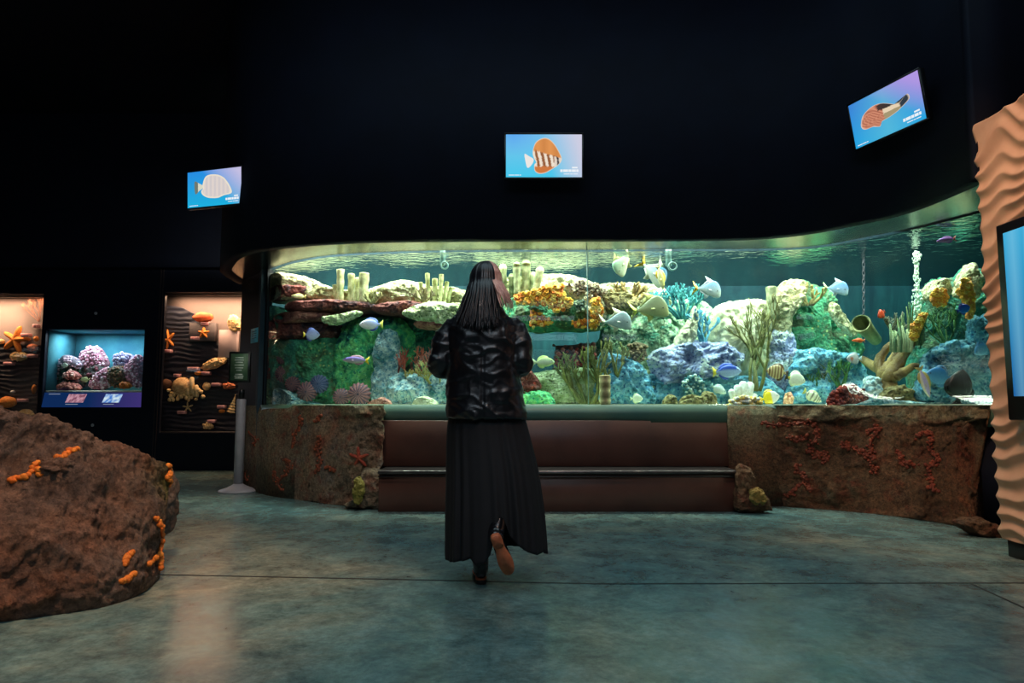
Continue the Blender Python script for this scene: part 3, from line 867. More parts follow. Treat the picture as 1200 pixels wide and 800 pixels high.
for lb, ol in [('brown curled shell-like rock left end of the row on the band', [(776, 476), (780, 465), (788, 462), (794, 468), (792, 479), (778, 479)]),
               ('middle brown curved rock of the row on the band', [(794, 476), (800, 465), (812, 462), (822, 466), (820, 479), (796, 479)]),
               ('brown hollow log end right of the curved rocks', [(822, 477), (822, 462), (830, 458), (838, 463), (840, 478)])]:
    B('loose_rock', ol, .12, .07, 'brown', lb, amp=.02)
# right half
B('reef_rock', [(905, 352), (914, 334), (930, 329), (950, 334), (966, 340), (975, 360), (990, 384), (1004, 392), (1008, 440), (1004, 482), (900, 482), (902, 420)], 1.0, .28, 'green', 'tall green reef rock with an oblique face, right of the cream boulder', amp=.06)
B('reef_rock', [(908, 346), (916, 331), (932, 328), (944, 334), (938, 352), (926, 372), (922, 400), (908, 410), (903, 380)], .65, .14, 'cream', 'cream crest on the left side of the tall green rock', amp=.04)
B('reef_rock', [(900, 398), (914, 384), (928, 392), (934, 430), (930, 478), (898, 480)], .6, .12, 'lilac', 'lilac speckled foot of the tall green rock', amp=.05)
bush('driftwood', 'brown crooked driftwood on top of the tall green rock', 946, 356, .6, 26, rgb(110, 100, 50), rgb(175, 160, 95), 2, 5, 2.4, .9, 41, cat='driftwood', wide=2.4)
B('reef_rock', [(974, 354), (980, 358), (994, 378), (1004, 390), (998, 395), (984, 384), (972, 366)], .6, .08, 'cream', 'pale slanting ridge at the right edge of the tall green rock', amp=.02)
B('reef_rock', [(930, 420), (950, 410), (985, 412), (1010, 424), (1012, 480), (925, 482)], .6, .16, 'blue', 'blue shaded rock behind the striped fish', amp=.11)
t = thing('tube_sponge', 'wide open tube sponge leaning towards the glass beside the driftwood', 'sponge', T(1016, 392, .4))
mb = MB(); cc = T(1009, 379, .3); e2 = T(1026, 398, .75); s = cc.y / F
prof = [(9 * s, -.0)]
ax = (cc - e2).normalized(); L = (cc - e2).length
M = Vector((0, 0, 1)).rotation_difference(ax).to_matrix().to_4x4()
mb.lathe(e2, [(7 * s, 0), (8 * s, L * .4), (9.5 * s, L * .8), (11 * s, L), (10.5 * s, L + .012), (9 * s, L), (7 * s, L * .7), (.5 * s, L * .55)], 24, lambda v: mixc(rgb(90, 100, 60), rgb(185, 180, 125), .5 + fr(v, 14, 3)), M=M)
mb.build('tube', M_coral, t)
bush('soft_coral', 'brown feathery coral between the tube sponge and whip plants', 1052, 398, .55, 32, rgb(60, 70, 60), rgb(120, 115, 90), 3, 6, 1.5, .8, 43, wide=1.2)
# knotted driftwood antler
t = thing('driftwood', 'large brown antler-shaped driftwood standing on the sand at the right', 'driftwood', T(1042, 470, .35))
mb = MB()
cf = lambda v: mixc(rgb(105, 75, 35), rgb(195, 160, 95), .5 + 1.1 * fr((v.x, v.y, v.z * .4), 16, 4))
for path, r in [([(1044, 462), (1040, 448), (1034, 436), (1022, 428), (1010, 420)], [11, 10, 7, 6, 4]), ([(1040, 446), (1048, 430), (1058, 416), (1068, 404), (1071, 396)], [10, 9, 7, 4.5, 2.5]),
                ([(1036, 442), (1030, 424), (1038, 410), (1044, 402)], [8, 6, 5, 3]), ([(1050, 440), (1062, 434), (1072, 428), (1080, 430)], [7, 5, 3.5, 2]), ([(1034, 440), (1046, 424), (1052, 408)], [8, 7, 3])]:
    s = gd(1040) / F
    pp = crom([tuple(T(x, y, .35 + .02 * i)) for i, (x, y) in enumerate(path)], 14)
    rr = crom([(q,) for q in r], 14)
    mb.tube(pp, [q[0] * s * (1 + .2 * fr(p, 20, 2)) for q, p in zip(rr, pp)], 12, cf)
mb.build('branches', M_coral, t)
B('reef_rock', [(1030, 474), (1036, 456), (1052, 452), (1068, 458), (1076, 478)], .2, .1, 'brown', 'brown conical rock at the foot of the antler driftwood', amp=.03)
B('sand_heap', [(1016, 476), (1030, 467), (1050, 469), (1080, 471), (1110, 472), (1118, 479), (1018, 480)], .14, .08, 'bluewhite', 'low white sand ridge under the antler driftwood', 'sand', amp=.02)
B('reef_rock', [(1012, 452), (1020, 440), (1032, 446), (1036, 470), (1014, 476)], .3, .1, 'bluewhite', 'pale blue and yellow stone left of the antler driftwood foot', amp=.03)
def red(r):
    return r.choice([rgb(150, 60, 50), rgb(115, 50, 50), rgb(180, 85, 70), rgb(95, 40, 42)])
polyps('cauliflower_coral', 'dark red ruffled coral lying at the top of the right planter', [(968, 474), (972, 462), (985, 454), (1000, 451), (1012, 455), (1016, 466), (1012, 477), (972, 478)], .1, 170, 2.4, red, 44, base=rgb(95, 45, 42), cup=False)
B('reef_rock', [(1076, 372), (1084, 346), (1092, 330), (1098, 327), (1108, 330), (1114, 344), (1122, 334), (1132, 314), (1138, 312), (1144, 330), (1146, 372), (1150, 420), (1150, 482), (1076, 482), (1068, 430)], .95, .26, 'deep', 'twin-peaked dark green rock in the right end of the aquarium', amp=.05)
B('reef_rock', [(1086, 344), (1092, 330), (1099, 326), (1108, 331), (1112, 344), (1104, 352), (1090, 352)], .62, .12, 'cream', 'pale left peak of the twin-peaked rock', amp=.04)
B('reef_rock', [(1120, 344), (1126, 324), (1134, 311), (1142, 318), (1146, 334), (1140, 352), (1128, 350)], .62, .12, 'cream', 'pale right peak of the twin-peaked rock', amp=.04)
def yel(r):
    return r.choice([rgb(255, 200, 60), rgb(250, 180, 60), rgb(255, 220, 110), rgb(240, 160, 70)])
polyps('cup_coral', 'yellow cup corals on the left peak of the twin-peaked rock', [(1090, 346), (1096, 340), (1106, 338), (1110, 350), (1106, 358), (1094, 358)], .34, 110, 2.4, yel, 45, base=rgb(225, 165, 60))
polyps('cup_coral', 'orange yellow cup corals down the right peak of the twin-peaked rock', [(1122, 342), (1128, 328), (1136, 326), (1140, 344), (1142, 368), (1134, 374), (1130, 352)], .34, 130, 2.4, yel, 46, base=rgb(220, 150, 60))
polyps('cup_coral', 'yellow sponge column behind the whip plants', [(1068, 382), (1074, 376), (1080, 366), (1086, 368), (1080, 380), (1074, 398), (1067, 398)], .38, 80, 2.2, yel, 47, base=rgb(230, 170, 60))
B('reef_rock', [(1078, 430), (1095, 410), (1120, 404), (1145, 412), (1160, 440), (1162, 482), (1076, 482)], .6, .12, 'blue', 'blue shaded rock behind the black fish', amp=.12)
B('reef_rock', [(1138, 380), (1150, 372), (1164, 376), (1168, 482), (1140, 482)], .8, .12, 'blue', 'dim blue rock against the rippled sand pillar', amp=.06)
# whip plants
t = thing('sea_whips', 'tall green whip plants in front of the pale bubble column', 'plant', T(1066, 402, .45))
mb = MB(); rnd = random.Random(5)
for k in range(16):
    x0 = 1052 + k * 1.9; top = 350 + abs(k - 9) * 4 + rnd.uniform(-6, 6); ln_ = (x0 - 1066) * .45
    pp = crom([tuple(T(x0, 404, .4 + .02 * (k % 4))), tuple(T(x0 + ln_ * .4 + rnd.uniform(-2, 2), (404 + top) / 2, .4 + .02 * (k % 4))), tuple(T(x0 + ln_, top, .4 + .02 * (k % 4)))], 8)
    mb.tube(pp, [.009, .01, .01, .01, .009, .008, .006, .004], 6, mixc(rgb(50, 100, 60), rgb(165, 180, 120), rnd.random()))
mb.build('stalks', M_coral, t)
t = thing('sea_whips', 'short pale finger plants in front of the antler driftwood top', 'plant', T(1050, 404, .4))
mb = MB()
for k in range(9):
    x0 = 1044 + k * 3; top = 384 + rnd.uniform(-4, 8)
    mb.tube([T(x0, 412, .28), T(x0 + rnd.uniform(-1, 1), (412 + top) / 2, .28), T(x0 + rnd.uniform(-3, 3), top, .28)], [.012, .014, .01], 6, mixc(rgb(90, 130, 90), rgb(200, 210, 160), rnd.random()))
mb.build('stalks', M_coral, t)
for i, (px, by, h, lb) in enumerate([(965, 470, 40, 'dark green leafy weed left of the antler driftwood'), (985, 452, 34, 'green leafy weed behind the white fish'), (1108, 400, 44, 'dark green weed hanging on the twin-peaked rock')]):
    bush('sea_weed', lb, px, by, .5, h, rgb(20, 75, 50), rgb(90, 140, 70), 3, 5, 1.3, .8, 60 + i, cat='plant', wide=.9)
# bubble column and water outlet pipes
t = thing('bubble_column', 'whitish column of bubbles pouring down behind the whip plants', 'bubbles', T(1073, 400, .7)); t['kind'] = 'stuff'
rnd = random.Random(9); mb = MB()
s = gd(1073) / F
for k in range(520):
    u = rnd.random() ** 1.3; y = 258 + 140 * u
    wd = 9 - 8 * min(1, u * 2.2) if u < .4 else 2.5 + 9 * (u - .4)
    p = T(1074 + rnd.gauss(0, .5) * wd, y, .7 + rnd.gauss(0, .04))
    if p.z > WT - .03: continue
    mb.ball(p, rnd.uniform(.004, .012), None, rnd.uniform(.006, .02), 6, 4)
M_bub = mat('foam_bubbles', rgb(205, 225, 205), rgb(240, 245, 230), 10, .3, .0)
b_ = mb.build('bubbles', M_bub, t)
M_pvc = mat('pale_pvc', rgb(95, 135, 135), rgb(130, 165, 160), 12, .4, .05)
for i, (px, py, yt, r, lb) in enumerate([(788, 312, 294, 4.6, 'grey water outlet pipe hanging right of the yellow-tailed fish'), (521, 311, 295, 4, 'grey water outlet pipe hanging left of the visitor\'s head')]):
    c = T(px, py, .35); s = c.y / F
    t = thing('outlet_pipe', lb, 'pipe', c)
    mb = MB(); mb.tube([c + Vector((-3 * s, .05, .02)), c + Vector((-3 * s, .05, (py - yt + 8) * s))], r * s * .8, 14); mb.build('riser', M_pvc, t)
    mb = MB(); rows = []
    for k in range(24):
        a = 2 * PI * k / 24
        rows.append([c + Vector((math.cos(a) * (r * s + r * s * .22 * math.cos(b)), r * s * .5 * math.sin(b), math.sin(a) * (r * s + r * s * .22 * math.cos(b)))) for b in [2 * PI * q / 8 for q in range(8)]])
    mb.grid(rows, closed=True, wrap=True); mb.build('mouth', M_pvc, t)
# chain hanging in the open water
t = thing('hanging_chain', 'dim chain hanging in the open blue water', 'chain', T(1012, 372, .8))
mb = MB()
for k in range(15):
    c = T(1012, 300 + k * 5, .8); s = c.y / F; a0 = (k % 2) * PI / 2
    rows = []
    for q in range(12):
        a = 2 * PI * q / 12
        rows.append([c + Vector((math.cos(a0) * math.cos(a) * (1.5 * s + .35 * s * math.cos(b)) - math.sin(a0) * .5 * s * math.sin(b), math.sin(a0) * math.cos(a) * (1.5 * s + .35 * s * math.cos(b)) + math.cos(a0) * .5 * s * math.sin(b), math.sin(a) * (3.1 * s + .35 * s * math.cos(b)))) for b in [2 * PI * w / 6 for w in range(6)]])
    mb.grid(rows, closed=True, wrap=True)
mb.build('links', mat('dull_chain', rgb(70, 60, 72), rgb(92, 78, 88), 12, .5, .1), t)
# ------------------------------------------------------------------ fish
def fish(label, px, py, off, length, kind, colf, heading=1, tilt=0, yaw=0, fins=None, tailc=None, group=None, name='fish', slim=None):
    "heading 1: looks right; tilt: nose up in degrees; length in picture columns"
    c = T(px, py, off)
    L = length * c.y / F
    fins = fins or rgb(200, 210, 215)
    tailc = tailc or fins
    P = {   # x: (top, bottom, half width) as fractions of the length; x runs nose 0.5 -> tail -0.36
     'disc': ([(.5, .0, -.02, .01), (.44, .1, -.1, .04), (.34, .21, -.2, .06), (.2, .30, -.28, .075), (.02, .34, -.32, .075), (-.14, .29, -.27, .06), (-.25, .16, -.15, .04), (-.3, .07, -.06, .022), (-.36, .06, -.06, .014)], .16, 'fan'),
     'tang': ([(.5, .0, -.03, .01), (.44, .07, -.09, .04), (.34, .15, -.16, .06), (.18, .21, -.21, .075), (.0, .22, -.22, .075), (-.16, .17, -.17, .055), (-.27, .08, -.08, .03), (-.33, .05, -.05, .018), (-.38, .055, -.055, .012)], .14, 'fan'),
     'slim': ([(.5, .0, -.01, .01), (.43, .05, -.05, .035), (.3, .1, -.09, .055), (.12, .13, -.12, .065), (-.06, .125, -.11, .06), (-.2, .09, -.08, .045), (-.3, .05, -.045, .025), (-.36, .035, -.03, .014)], .12, 'fork'),
     'lookdown': ([(.5, .02, -.2, .015), (.46, .14, -.25, .035), (.36, .28, -.27, .05), (.22, .33, -.24, .055), (.04, .24, -.18, .05), (-.12, .13, -.11, .035), (-.24, .05, -.05, .02), (-.32, .025, -.025, .01)], .3, 'deepfork'),
    }[kind]
    prof, finh, tk = P
    pr = crom(prof, 22)
    rot = Matrix.Rotation(math.radians(yaw), 4, 'Z') @ Matrix.Rotation(-math.radians(tilt) * heading, 4, 'Y')
    def X(u, w, v):
        q = Vector((u * L * heading, w * L, v * L))
        return c + (rot @ q)
    mb = MB(); rows = []; cols = []
    n = 14
    for (u, a, b, w) in pr:
        mid, hh = (a + b) / 2, (a - b) / 2
        row = []
        for k in range(n):
            t = 2 * PI * k / n
            sn, cs = math.sin(t), math.cos(t)
            v = mid + hh * sn
            row.append(X(u, w * math.copysign(abs(cs) ** .8, cs), v))
            cols.append(colf(u, v / (abs(a) + .001)))
        rows.append(row)
    mb.grid(rows, closed=True, cap0=True, cap1=True)
    mb.c = cols
    root = mb.build(name, M_fish, origin=c, label=label, cat='fish', group=group)
    def flat(nm, outline, col, w0=0.0, th=.006, sx=0.0):
        m2 = MB()
        m2.prism(outline, lambda a, b, d: X(a, w0 + d, b), -th, th, col)
        m2.build(nm, M_fin, root)
    pt = crom([(u, a, b) for u, a, b, w in prof], 40)
    up = [(u, a) for u, a, b in pt if -.28 < u < .24]
    dn = [(u, b) for u, a, b in pt if -.28 < u < .06]
    if kind == 'lookdown':
        flat('dorsal_fin', [(.2, .28), (.12, .26), (-.2, .06), (-.25, .06), (-.1, .2), (.0, .32), (-.08, .46), (.1, .38), (.2, .33)], fins)
        flat('anal_fin', [(.1, -.2), (-.2, -.05), (-.24, -.08), (-.06, -.2), (-.06, -.34), (.06, -.28)], fins)
    else:
        h = finh * .55
        flat('dorsal_fin', [(u, a - .015) for u, a in up] + [(u - .03, a + h * math.sin(PI * min(1, (i + 1.5) / (len(up) + 1))) ** .5) for i, (u, a) in reversed(list(enumerate(up)))], fins)
        flat('anal_fin', [(u, a + .015) for u, a in dn] + [(u - .03, a - h * math.sin(PI * min(1, (i + 1.5) / (len(dn) + 1))) ** .5) for i, (u, a) in reversed(list(enumerate(dn)))], fins)
    if tk == 'fan':
        to = [(-.33, .04), (-.4, .1), (-.48, .17), (-.5, .18), (-.485, .06), (-.485, -.06), (-.5, -.18), (-.48, -.17), (-.4, -.1), (-.33, -.04)]
    elif tk == 'fork':
        to = [(-.32, .025), (-.4, .08), (-.5, .16), (-.47, .06), (-.44, 0), (-.47, -.06), (-.5, -.16), (-.4, -.08), (-.32, -.025)]
    else:
        to = [(-.28, .02), (-.36, .1), (-.5, .26), (-.46, .12), (-.37, 0), (-.46, -.12), (-.5, -.26), (-.36, -.1), (-.28, -.02)]
    flat('tail_fin', to, tailc)
    e = pr[3]
    for sgn in (-1, 1):
        flat('pectoral_fin', [(.18, -.03), (.14, .0), (.07, .01), (.05, -.03), (.09, -.05), (.15, -.045)], mixc(fins, colf(0.1, -.2), .6), w0=sgn * (.07 if kind != 'lookdown' else .055), th=.004)
        m2 = MB()
        ez = .05 if kind != 'lookdown' else -.02
        m2.ball(X(.37, sgn * (.05 if kind != 'lookdown' else .04), ez), .022 * L, .022 * L, .022 * L, 8, 6, rgb(20, 20, 24))
        m2.build('eye', M_blackpl, root)
    return root
def two(a, b, cut=0.0):
    return lambda u, v: a if v > cut else b
def grad(a, b):
    return lambda u, v: mixc(a, b, .5 + .5 * v)
silver = lambda u, v: mixc(rgb(215, 226, 215), rgb(85, 145, 195), .45 + .6 * v - .4 * abs(u - .1))
gsil = lambda u, v: mixc(rgb(225, 235, 195), rgb(130, 190, 165), .4 + .5 * v)
YEL = rgb(245, 205, 50)
def stripes(a, b, f, ph=0, w=0.0):
    return lambda u, v: a if math.sin(u * f + ph) > w else b
fish('green tinted silver lookdown fish swimming nose down below the water surface', 731, 307, .3, 34, 'lookdown', gsil, -1, -58, 12, rgb(215, 220, 150))
fish('silver fish with yellow tail above the teal coral, left one of an overlapping pair', 764, 318, .42, 40, 'lookdown', silver, 1, -42, 0, rgb(200, 210, 190), YEL)
fish('yellow finned fish overlapping the silver one above the teal coral', 774, 325, .28, 30, 'slim', grad(rgb(220, 225, 190), rgb(215, 205, 90)), 1, -78, 0, YEL, rgb(220, 215, 140))
fish('bright silver blue fish with yellow tail left of the cream boulder', 828, 339, .35, 34, 'lookdown', silver, 1, -6, 0, rgb(215, 225, 230), YEL)
fish('pale blue fish in front of the tall green rock top', 979, 338, .3, 28, 'lookdown', lambda u, v: mixc(rgb(200, 225, 240), rgb(90, 150, 215), .5 + .5 * v), 1, -8, -25, rgb(200, 220, 235), rgb(220, 225, 150))
fish('silver fish with thin forked tail below the brown plate coral', 721, 377, .22, 38, 'lookdown', lambda u, v: mixc(rgb(205, 215, 205), rgb(120, 150, 160), .5 + .4 * v), 1, 2, 0, rgb(210, 205, 170), rgb(225, 225, 200))
fish('large greenish silver fish below the driftwood', 760, 362, .3, 46, 'lookdown', lambda u, v: mixc(rgb(190, 190, 130), rgb(110, 125, 95), .5 + .5 * v), 1, 8, 0, rgb(175, 175, 90), rgb(215, 220, 90))
fish('purple fish with red tail just below the surface at the right', 1109, 281, .25, 24, 'slim', lambda u, v: mixc(rgb(215, 150, 225), rgb(130, 60, 200), .5 + .6 * v), -1, -8, 0, rgb(150, 80, 190), rgb(200, 60, 70))
fish('small red orange fish in the open water above the antler driftwood', 1033, 368, .3, 14, 'disc', lambda u, v: rgb(225, 80, 50), -1, -35, 20, rgb(220, 90, 60), rgb(200, 70, 50))
fish('small bright blue fish in front of the right peak', 1129, 362, .16, 17, 'disc', lambda u, v: mixc(rgb(30, 130, 220), rgb(20, 50, 160), .5 + .6 * v), 1, 20, 0, rgb(30, 60, 170), rgb(20, 40, 130))
fish('round pale blue tang with yellow tail in front of the brownish shelf', 365, 392, .2, 20, 'disc', lambda u, v: mixc(rgb(215, 220, 245), rgb(140, 150, 225), .5 + .5 * v), 1, 0, 0, rgb(120, 130, 220), YEL)
fish('white and blue tang with yellow tail left of the visitor', 435, 380, .2, 28, 'tang', lambda u, v: mixc(rgb(240, 235, 235), rgb(120, 140, 230), .35 + .5 * v - u), -1, 0, 0, rgb(90, 110, 210), rgb(245, 235, 110))
fish('slender lilac fish with yellow tail left of the visitor at elbow height', 417, 422, .2, 32, 'slim', lambda u, v: mixc(rgb(200, 190, 175), rgb(120, 85, 190), .5 + .6 * v), -1, 2, 0, rgb(200, 140, 160), rgb(245, 215, 40))
fish('small pale yellow fish resting on the far left maroon shelf', 350, 347, .14, 18, 'slim', grad(rgb(235, 230, 190), rgb(200, 190, 120)), -1, 4, 0, rgb(220, 210, 120))
fish('pale green oval fish right of the visitor\'s elbow', 637, 424, .2, 26, 'tang', lambda u, v: mixc(rgb(225, 230, 200), rgb(190, 210, 120), abs(v)), 1, 2, 0, rgb(190, 205, 120), rgb(200, 210, 160))
fish('blue and yellow regal tang below the lilac plate', 852, 435, .2, 34, 'tang', lambda u, v: rgb(35, 70, 170) if (v > .15 and u < .35) else rgb(175, 195, 235), 1, 3, 0, rgb(50, 80, 190), rgb(250, 225, 60))
fish('small whitish green fish diving above the curved brown rocks', 842, 456, .18, 20, 'tang', lambda u, v: rgb(215, 228, 220), 1, -28, 0, rgb(190, 215, 205), rgb(150, 190, 185))
fish('brown and cream striped fish behind the yellow-faced white fish', 911, 436, .22, 26, 'disc', stripes(rgb(225, 200, 150), rgb(115, 70, 35), 48), -1, 8, 0, rgb(80, 50, 25), rgb(60, 40, 25))
fish('round white fish with black and yellow face right of the bare coral', 932, 444, .16, 24, 'disc', lambda u, v: rgb(235, 235, 215) if u > -.26 else rgb(200, 190, 60), 1, -14, 0, rgb(220, 225, 190), rgb(60, 45, 25))
fish('pale fish with thin dark bars sinking to the planter top', 952, 464, .12, 24, 'tang', stripes(rgb(235, 232, 205), rgb(110, 105, 90), 60, 0, -.7), 1, -32, 0, rgb(225, 225, 180), rgb(190, 190, 90))
fish('small bright orange fish left of the antler driftwood', 1006, 399, .18, 16, 'slim', lambda u, v: rgb(240, 110, 50), -1, 0, 0, rgb(235, 120, 70))
fish('white fish with an orange cheek spot left of the antler driftwood', 1001, 420, .16, 18, 'disc', lambda u, v: rgb(240, 150, 90) if (u - .2) ** 2 + (v * .2) ** 2 < .006 else rgb(225, 232, 235), -1, 0, 0, rgb(190, 215, 225), rgb(200, 225, 230))
fish('lilac and yellow striped fish diving right of the antler driftwood', 1083, 447, .14, 38, 'slim', lambda u, v: rgb(215, 190, 60) if v > .5 else (rgb(190, 175, 225) if v > -.4 else rgb(235, 225, 200)), 1, -74, 0, rgb(200, 180, 110))
fish('big round light blue fish behind the striped diving fish', 1101, 441, .32, 32, 'disc', lambda u, v: mixc(rgb(90, 160, 215), rgb(50, 120, 190), .5 + .5 * v), -1, 12, 0, rgb(70, 140, 200))
fish('black surgeonfish with raised fins standing nose up at the right end', 1125, 454, .16, 44, 'disc', lambda u, v: mixc(rgb(24, 26, 40), rgb(14, 16, 26), .5 + .5 * v), 1, 78, 0, rgb(18, 20, 32), rgb(14, 15, 24))
fish('round sky blue fish near the rippled sand pillar', 1151, 409, .3, 22, 'disc', lambda u, v: mixc(rgb(120, 195, 235), rgb(60, 150, 215), .5 + .5 * v), -1, -30, 0, rgb(80, 160, 215))
fish('yellow fish lying at the glass beside the white finger coral', 902, 466, .12, 24, 'disc', lambda u, v: rgb(245, 215, 40) if u < .1 else rgb(235, 225, 225), 1, 12, 0, rgb(240, 205, 40), rgb(235, 190, 40))
fish('small white fish on the blue speckled rock above the band', 746, 467, .12, 15, 'disc', lambda u, v: rgb(225, 230, 205), 1, 0, 0, rgb(205, 215, 170))
polyps('anemone', 'glowing peach coloured anemone behind the planter edge', [(918, 474), (920, 462), (926, 458), (930, 466), (928, 476)], .25, 26, 1.8, lambda r: rgb(250, 190, 150), 71, base=rgb(230, 150, 120), cup=False)
# ------------------------------------------------------------------ televisions
from mathutils.bvhtree import BVHTree
def inv_bilin(q, p):
    "unit-square coordinates (-1..1) of p inside the quad TL,TR,BR,BL"
    s, t = .5, .5
    TL, TR, BR, BL = [Vector(x) for x in q]
    p = Vector(p)
    for _ in range(12):
        f = (TL * (1 - s) + TR * s) * (1 - t) + (BL * (1 - s) + BR * s) * t - p
        ds = (TR - TL) * (1 - t) + (BR - BL) * t
        dt = (BL - TL) * (1 - s) + (BR - TR) * s
        det = ds.x * dt.y - ds.y * dt.x
        s -= (f.x * dt.y - f.y * dt.x) / det
        t -= (ds.x * f.y - ds.y * f.x) / det
    return (2 * s - 1, 1 - 2 * t)
def flatpic(name, parent, fn, outline, colf, d, th=.0012, rings=14):
    pts = crom(outline, 60, closed=True)
    cx = sum(p[0] for p in pts) / 60; cy = sum(p[1] for p in pts) / 60
    mb = MB(); vs = []; cs = []; fs = []
    for i in range(rings + 1):
        for p in pts:
            a = cx + (p[0] - cx) * i / rings; b = cy + (p[1] - cy) * i / rings
            vs.append(fn(a, b, d)); cs.append(colf(a, b, i / rings))
    n = len(pts)
    for i in range(rings):
        for j in range(n):
            k = (j + 1) % n
            fs.append((i * n + j, i * n + k, (i + 1) * n + k, (i + 1) * n + j))
    base = len(vs)
    for p in pts:
        vs.append(fn(p[0], p[1], d - th)); cs.append(colf(p[0], p[1], 1))
    for j in range(n):
        k = (j + 1) % n
        fs.append((rings * n + j, rings * n + k, base + k, base + j))
    fs.append(tuple(base + j for j in range(n)))
    mb.add(vs, fs); mb.c = cs
    return mb.build(name, E_scr, parent)
def tv(label, c, yaw, tilt, scale, quad, shapes, wall_pt, bg):
    S = .69 * scale; H = S * 9 / 16
    c = Vector(c) * 1.0
    c = Vector((c.x * scale, c.y * scale, CAMZ + c.z * scale))
    r = Vector((math.cos(yaw), math.sin(yaw), 0)); n0 = Vector((math.sin(yaw), -math.cos(yaw), 0))
    u = (Vector((0, 0, math.cos(tilt))) + n0 * math.sin(tilt))
    nn = r.cross(u).normalized()
    fn = lambda a, b, d: c + r * (a * S / 2) + u * (b * H / 2) + nn * d
    t = thing('television', label, 'television', c)
    M = Matrix((( r.x, nn.x, u.x, 0), (r.y, nn.y, u.y, 0), (r.z, nn.z, u.z, 0), (0, 0, 0, 1)))
    mb = MB(); mb.box(None, S + .03, .05, H + .03, .006, M=Matrix.Translation(c - nn * .028) @ M)
    mb.build('casing', M_blackpl, t)
    mb = MB()
    for a, b, sx, sz in ((0, 1, S + .03, .013), (0, -1, S + .03, .013), (-1, 0, .013, H), (1, 0, .013, H)):
        mb.box(None, sx, .008, sz, .002, M=Matrix.Translation(c + r * a * (S / 2 + .008) + u * b * (H / 2 + .008) + nn * 0) @ M)
    mb.build('bezel', M_blackpl, t)
    mb = MB(); rows = [[fn(-1 + 2 * i / 32, -1 + 2 * j / 20, 0) for i in range(33)] for j in range(21)]
    cols = [bg(-1 + 2 * i / 32, -1 + 2 * j / 20) for j in range(21) for i in range(33)]
    mb.grid(rows); mb.c = cols
    scr = mb.build('screen', E_scr, t, fix=False)
    for k, (ol, cf) in enumerate(shapes):
        flatpic('fish_picture', t, fn, [inv_bilin(quad, p) for p in ol], cf, .002 + .0004 * k)
    for a0, a1, b0, b1 in ((.43, .91, -.76, -.64), (.74, .91, -.59, -.52), (.52, .89, -.87, -.835), (-.93, -.6, -.92, -.885)):
        mb = MB(); x = a0; rr = random.Random(int(a0 * 100))
        while x < a1 - .02:
            w = min(rr.uniform(.06, .16), a1 - x)
            mb.add([fn(x, b0, .0022), fn(x + w, b0, .0022), fn(x + w, b1, .0022), fn(x, b1, .0022)], [(0, 1, 2, 3)])
            x += w + .012
        mb.build('caption', E_txt, t, fix=False)
    wp = Vector(wall_pt)
    mb = MB(); st = c - nn * .05
    mb.tube([st, st - nn * .05, (st + wp) / 2, wp], .018, 10); mb.build('wall_arm', M_blackpl, t)
    return t
def bgm(a, b):
    base = mixc(rgb(70, 200, 235), rgb(120, 195, 235), .5 + .5 * b)
    base = mixc(base, rgb(90, 165, 240), max(0, .9 - abs(a + .8)) * max(0, b))
    return mixc(base, rgb(205, 205, 225), (a - .1) * 1.1 + b * .15)
def bgl(a, b):
    base = mixc(rgb(30, 175, 220), rgb(40, 140, 225), .5 + .5 * b)
    return mixc(base, rgb(195, 190, 225), (a - .1) * .8 + b * .45)
def bgr(a, b):
    base = mixc(rgb(35, 165, 225), rgb(60, 130, 215), .5 + .5 * b)
    base = mixc(base, rgb(100, 195, 215), .6 - abs(a) * .6)
    return mixc(base, rgb(175, 150, 225), (a - .3) * .9 + b * .7)
def c_mid(a, b, t):
    if t > .93: return rgb(235, 215, 190)
    if b > .12 - (a * .5): return mixc(rgb(225, 150, 85), rgb(190, 115, 60), abs(a * 3 % 1 - .5))
    if b < -.5: return rgb(205, 120, 65)
    if a > .28 and b < .4: return rgb(60, 55, 60) if abs((a - .3 + b * .08) % .13 - .05) < .022 else rgb(225, 210, 195)
    return rgb(240, 225, 205) if math.sin((a + b * .12) * 42) > 0 else rgb(150, 95, 60)
def c_left(a, b, t):
    if t > .9: return rgb(235, 225, 205)
    return mixc(rgb(225, 212, 205), rgb(205, 198, 200), .5 + .5 * math.sin(a * 40))
def c_right(a, b, t):
    if t > .93: return rgb(225, 205, 190)
    if a > .42: return rgb(50, 60, 70)
    if a > -.2 and b > .15 - a * .1 and b < .42: return mixc(rgb(45, 50, 50), rgb(90, 60, 50), -a + .3)
    if a < -.05: return mixc(rgb(220, 150, 120), rgb(165, 95, 75), .5 + .5 * math.sin(a * 60 + b * 50))
    return rgb(230, 210, 180) if b > -.05 else rgb(165, 150, 115)
white = lambda a, b, t: rgb(235, 230, 225)
tv('middle television showing a round orange and white striped fish', (.29, 6.02, 2.25), 0, .09, .955, [(130, 180), (1025, 180), (1025, 672), (130, 672)],
   [([(350, 405), (400, 430), (455, 465), (440, 520), (385, 565), (358, 480)], white),
    ([(445, 380), (470, 290), (520, 240), (590, 220), (650, 240), (700, 290), (740, 350), (780, 430), (785, 480), (750, 530), (690, 570), (640, 600), (590, 625), (520, 632), (470, 600), (465, 530), (485, 500), (455, 440)], c_mid)],
   (.29, 6.28, 3.5), bgm)
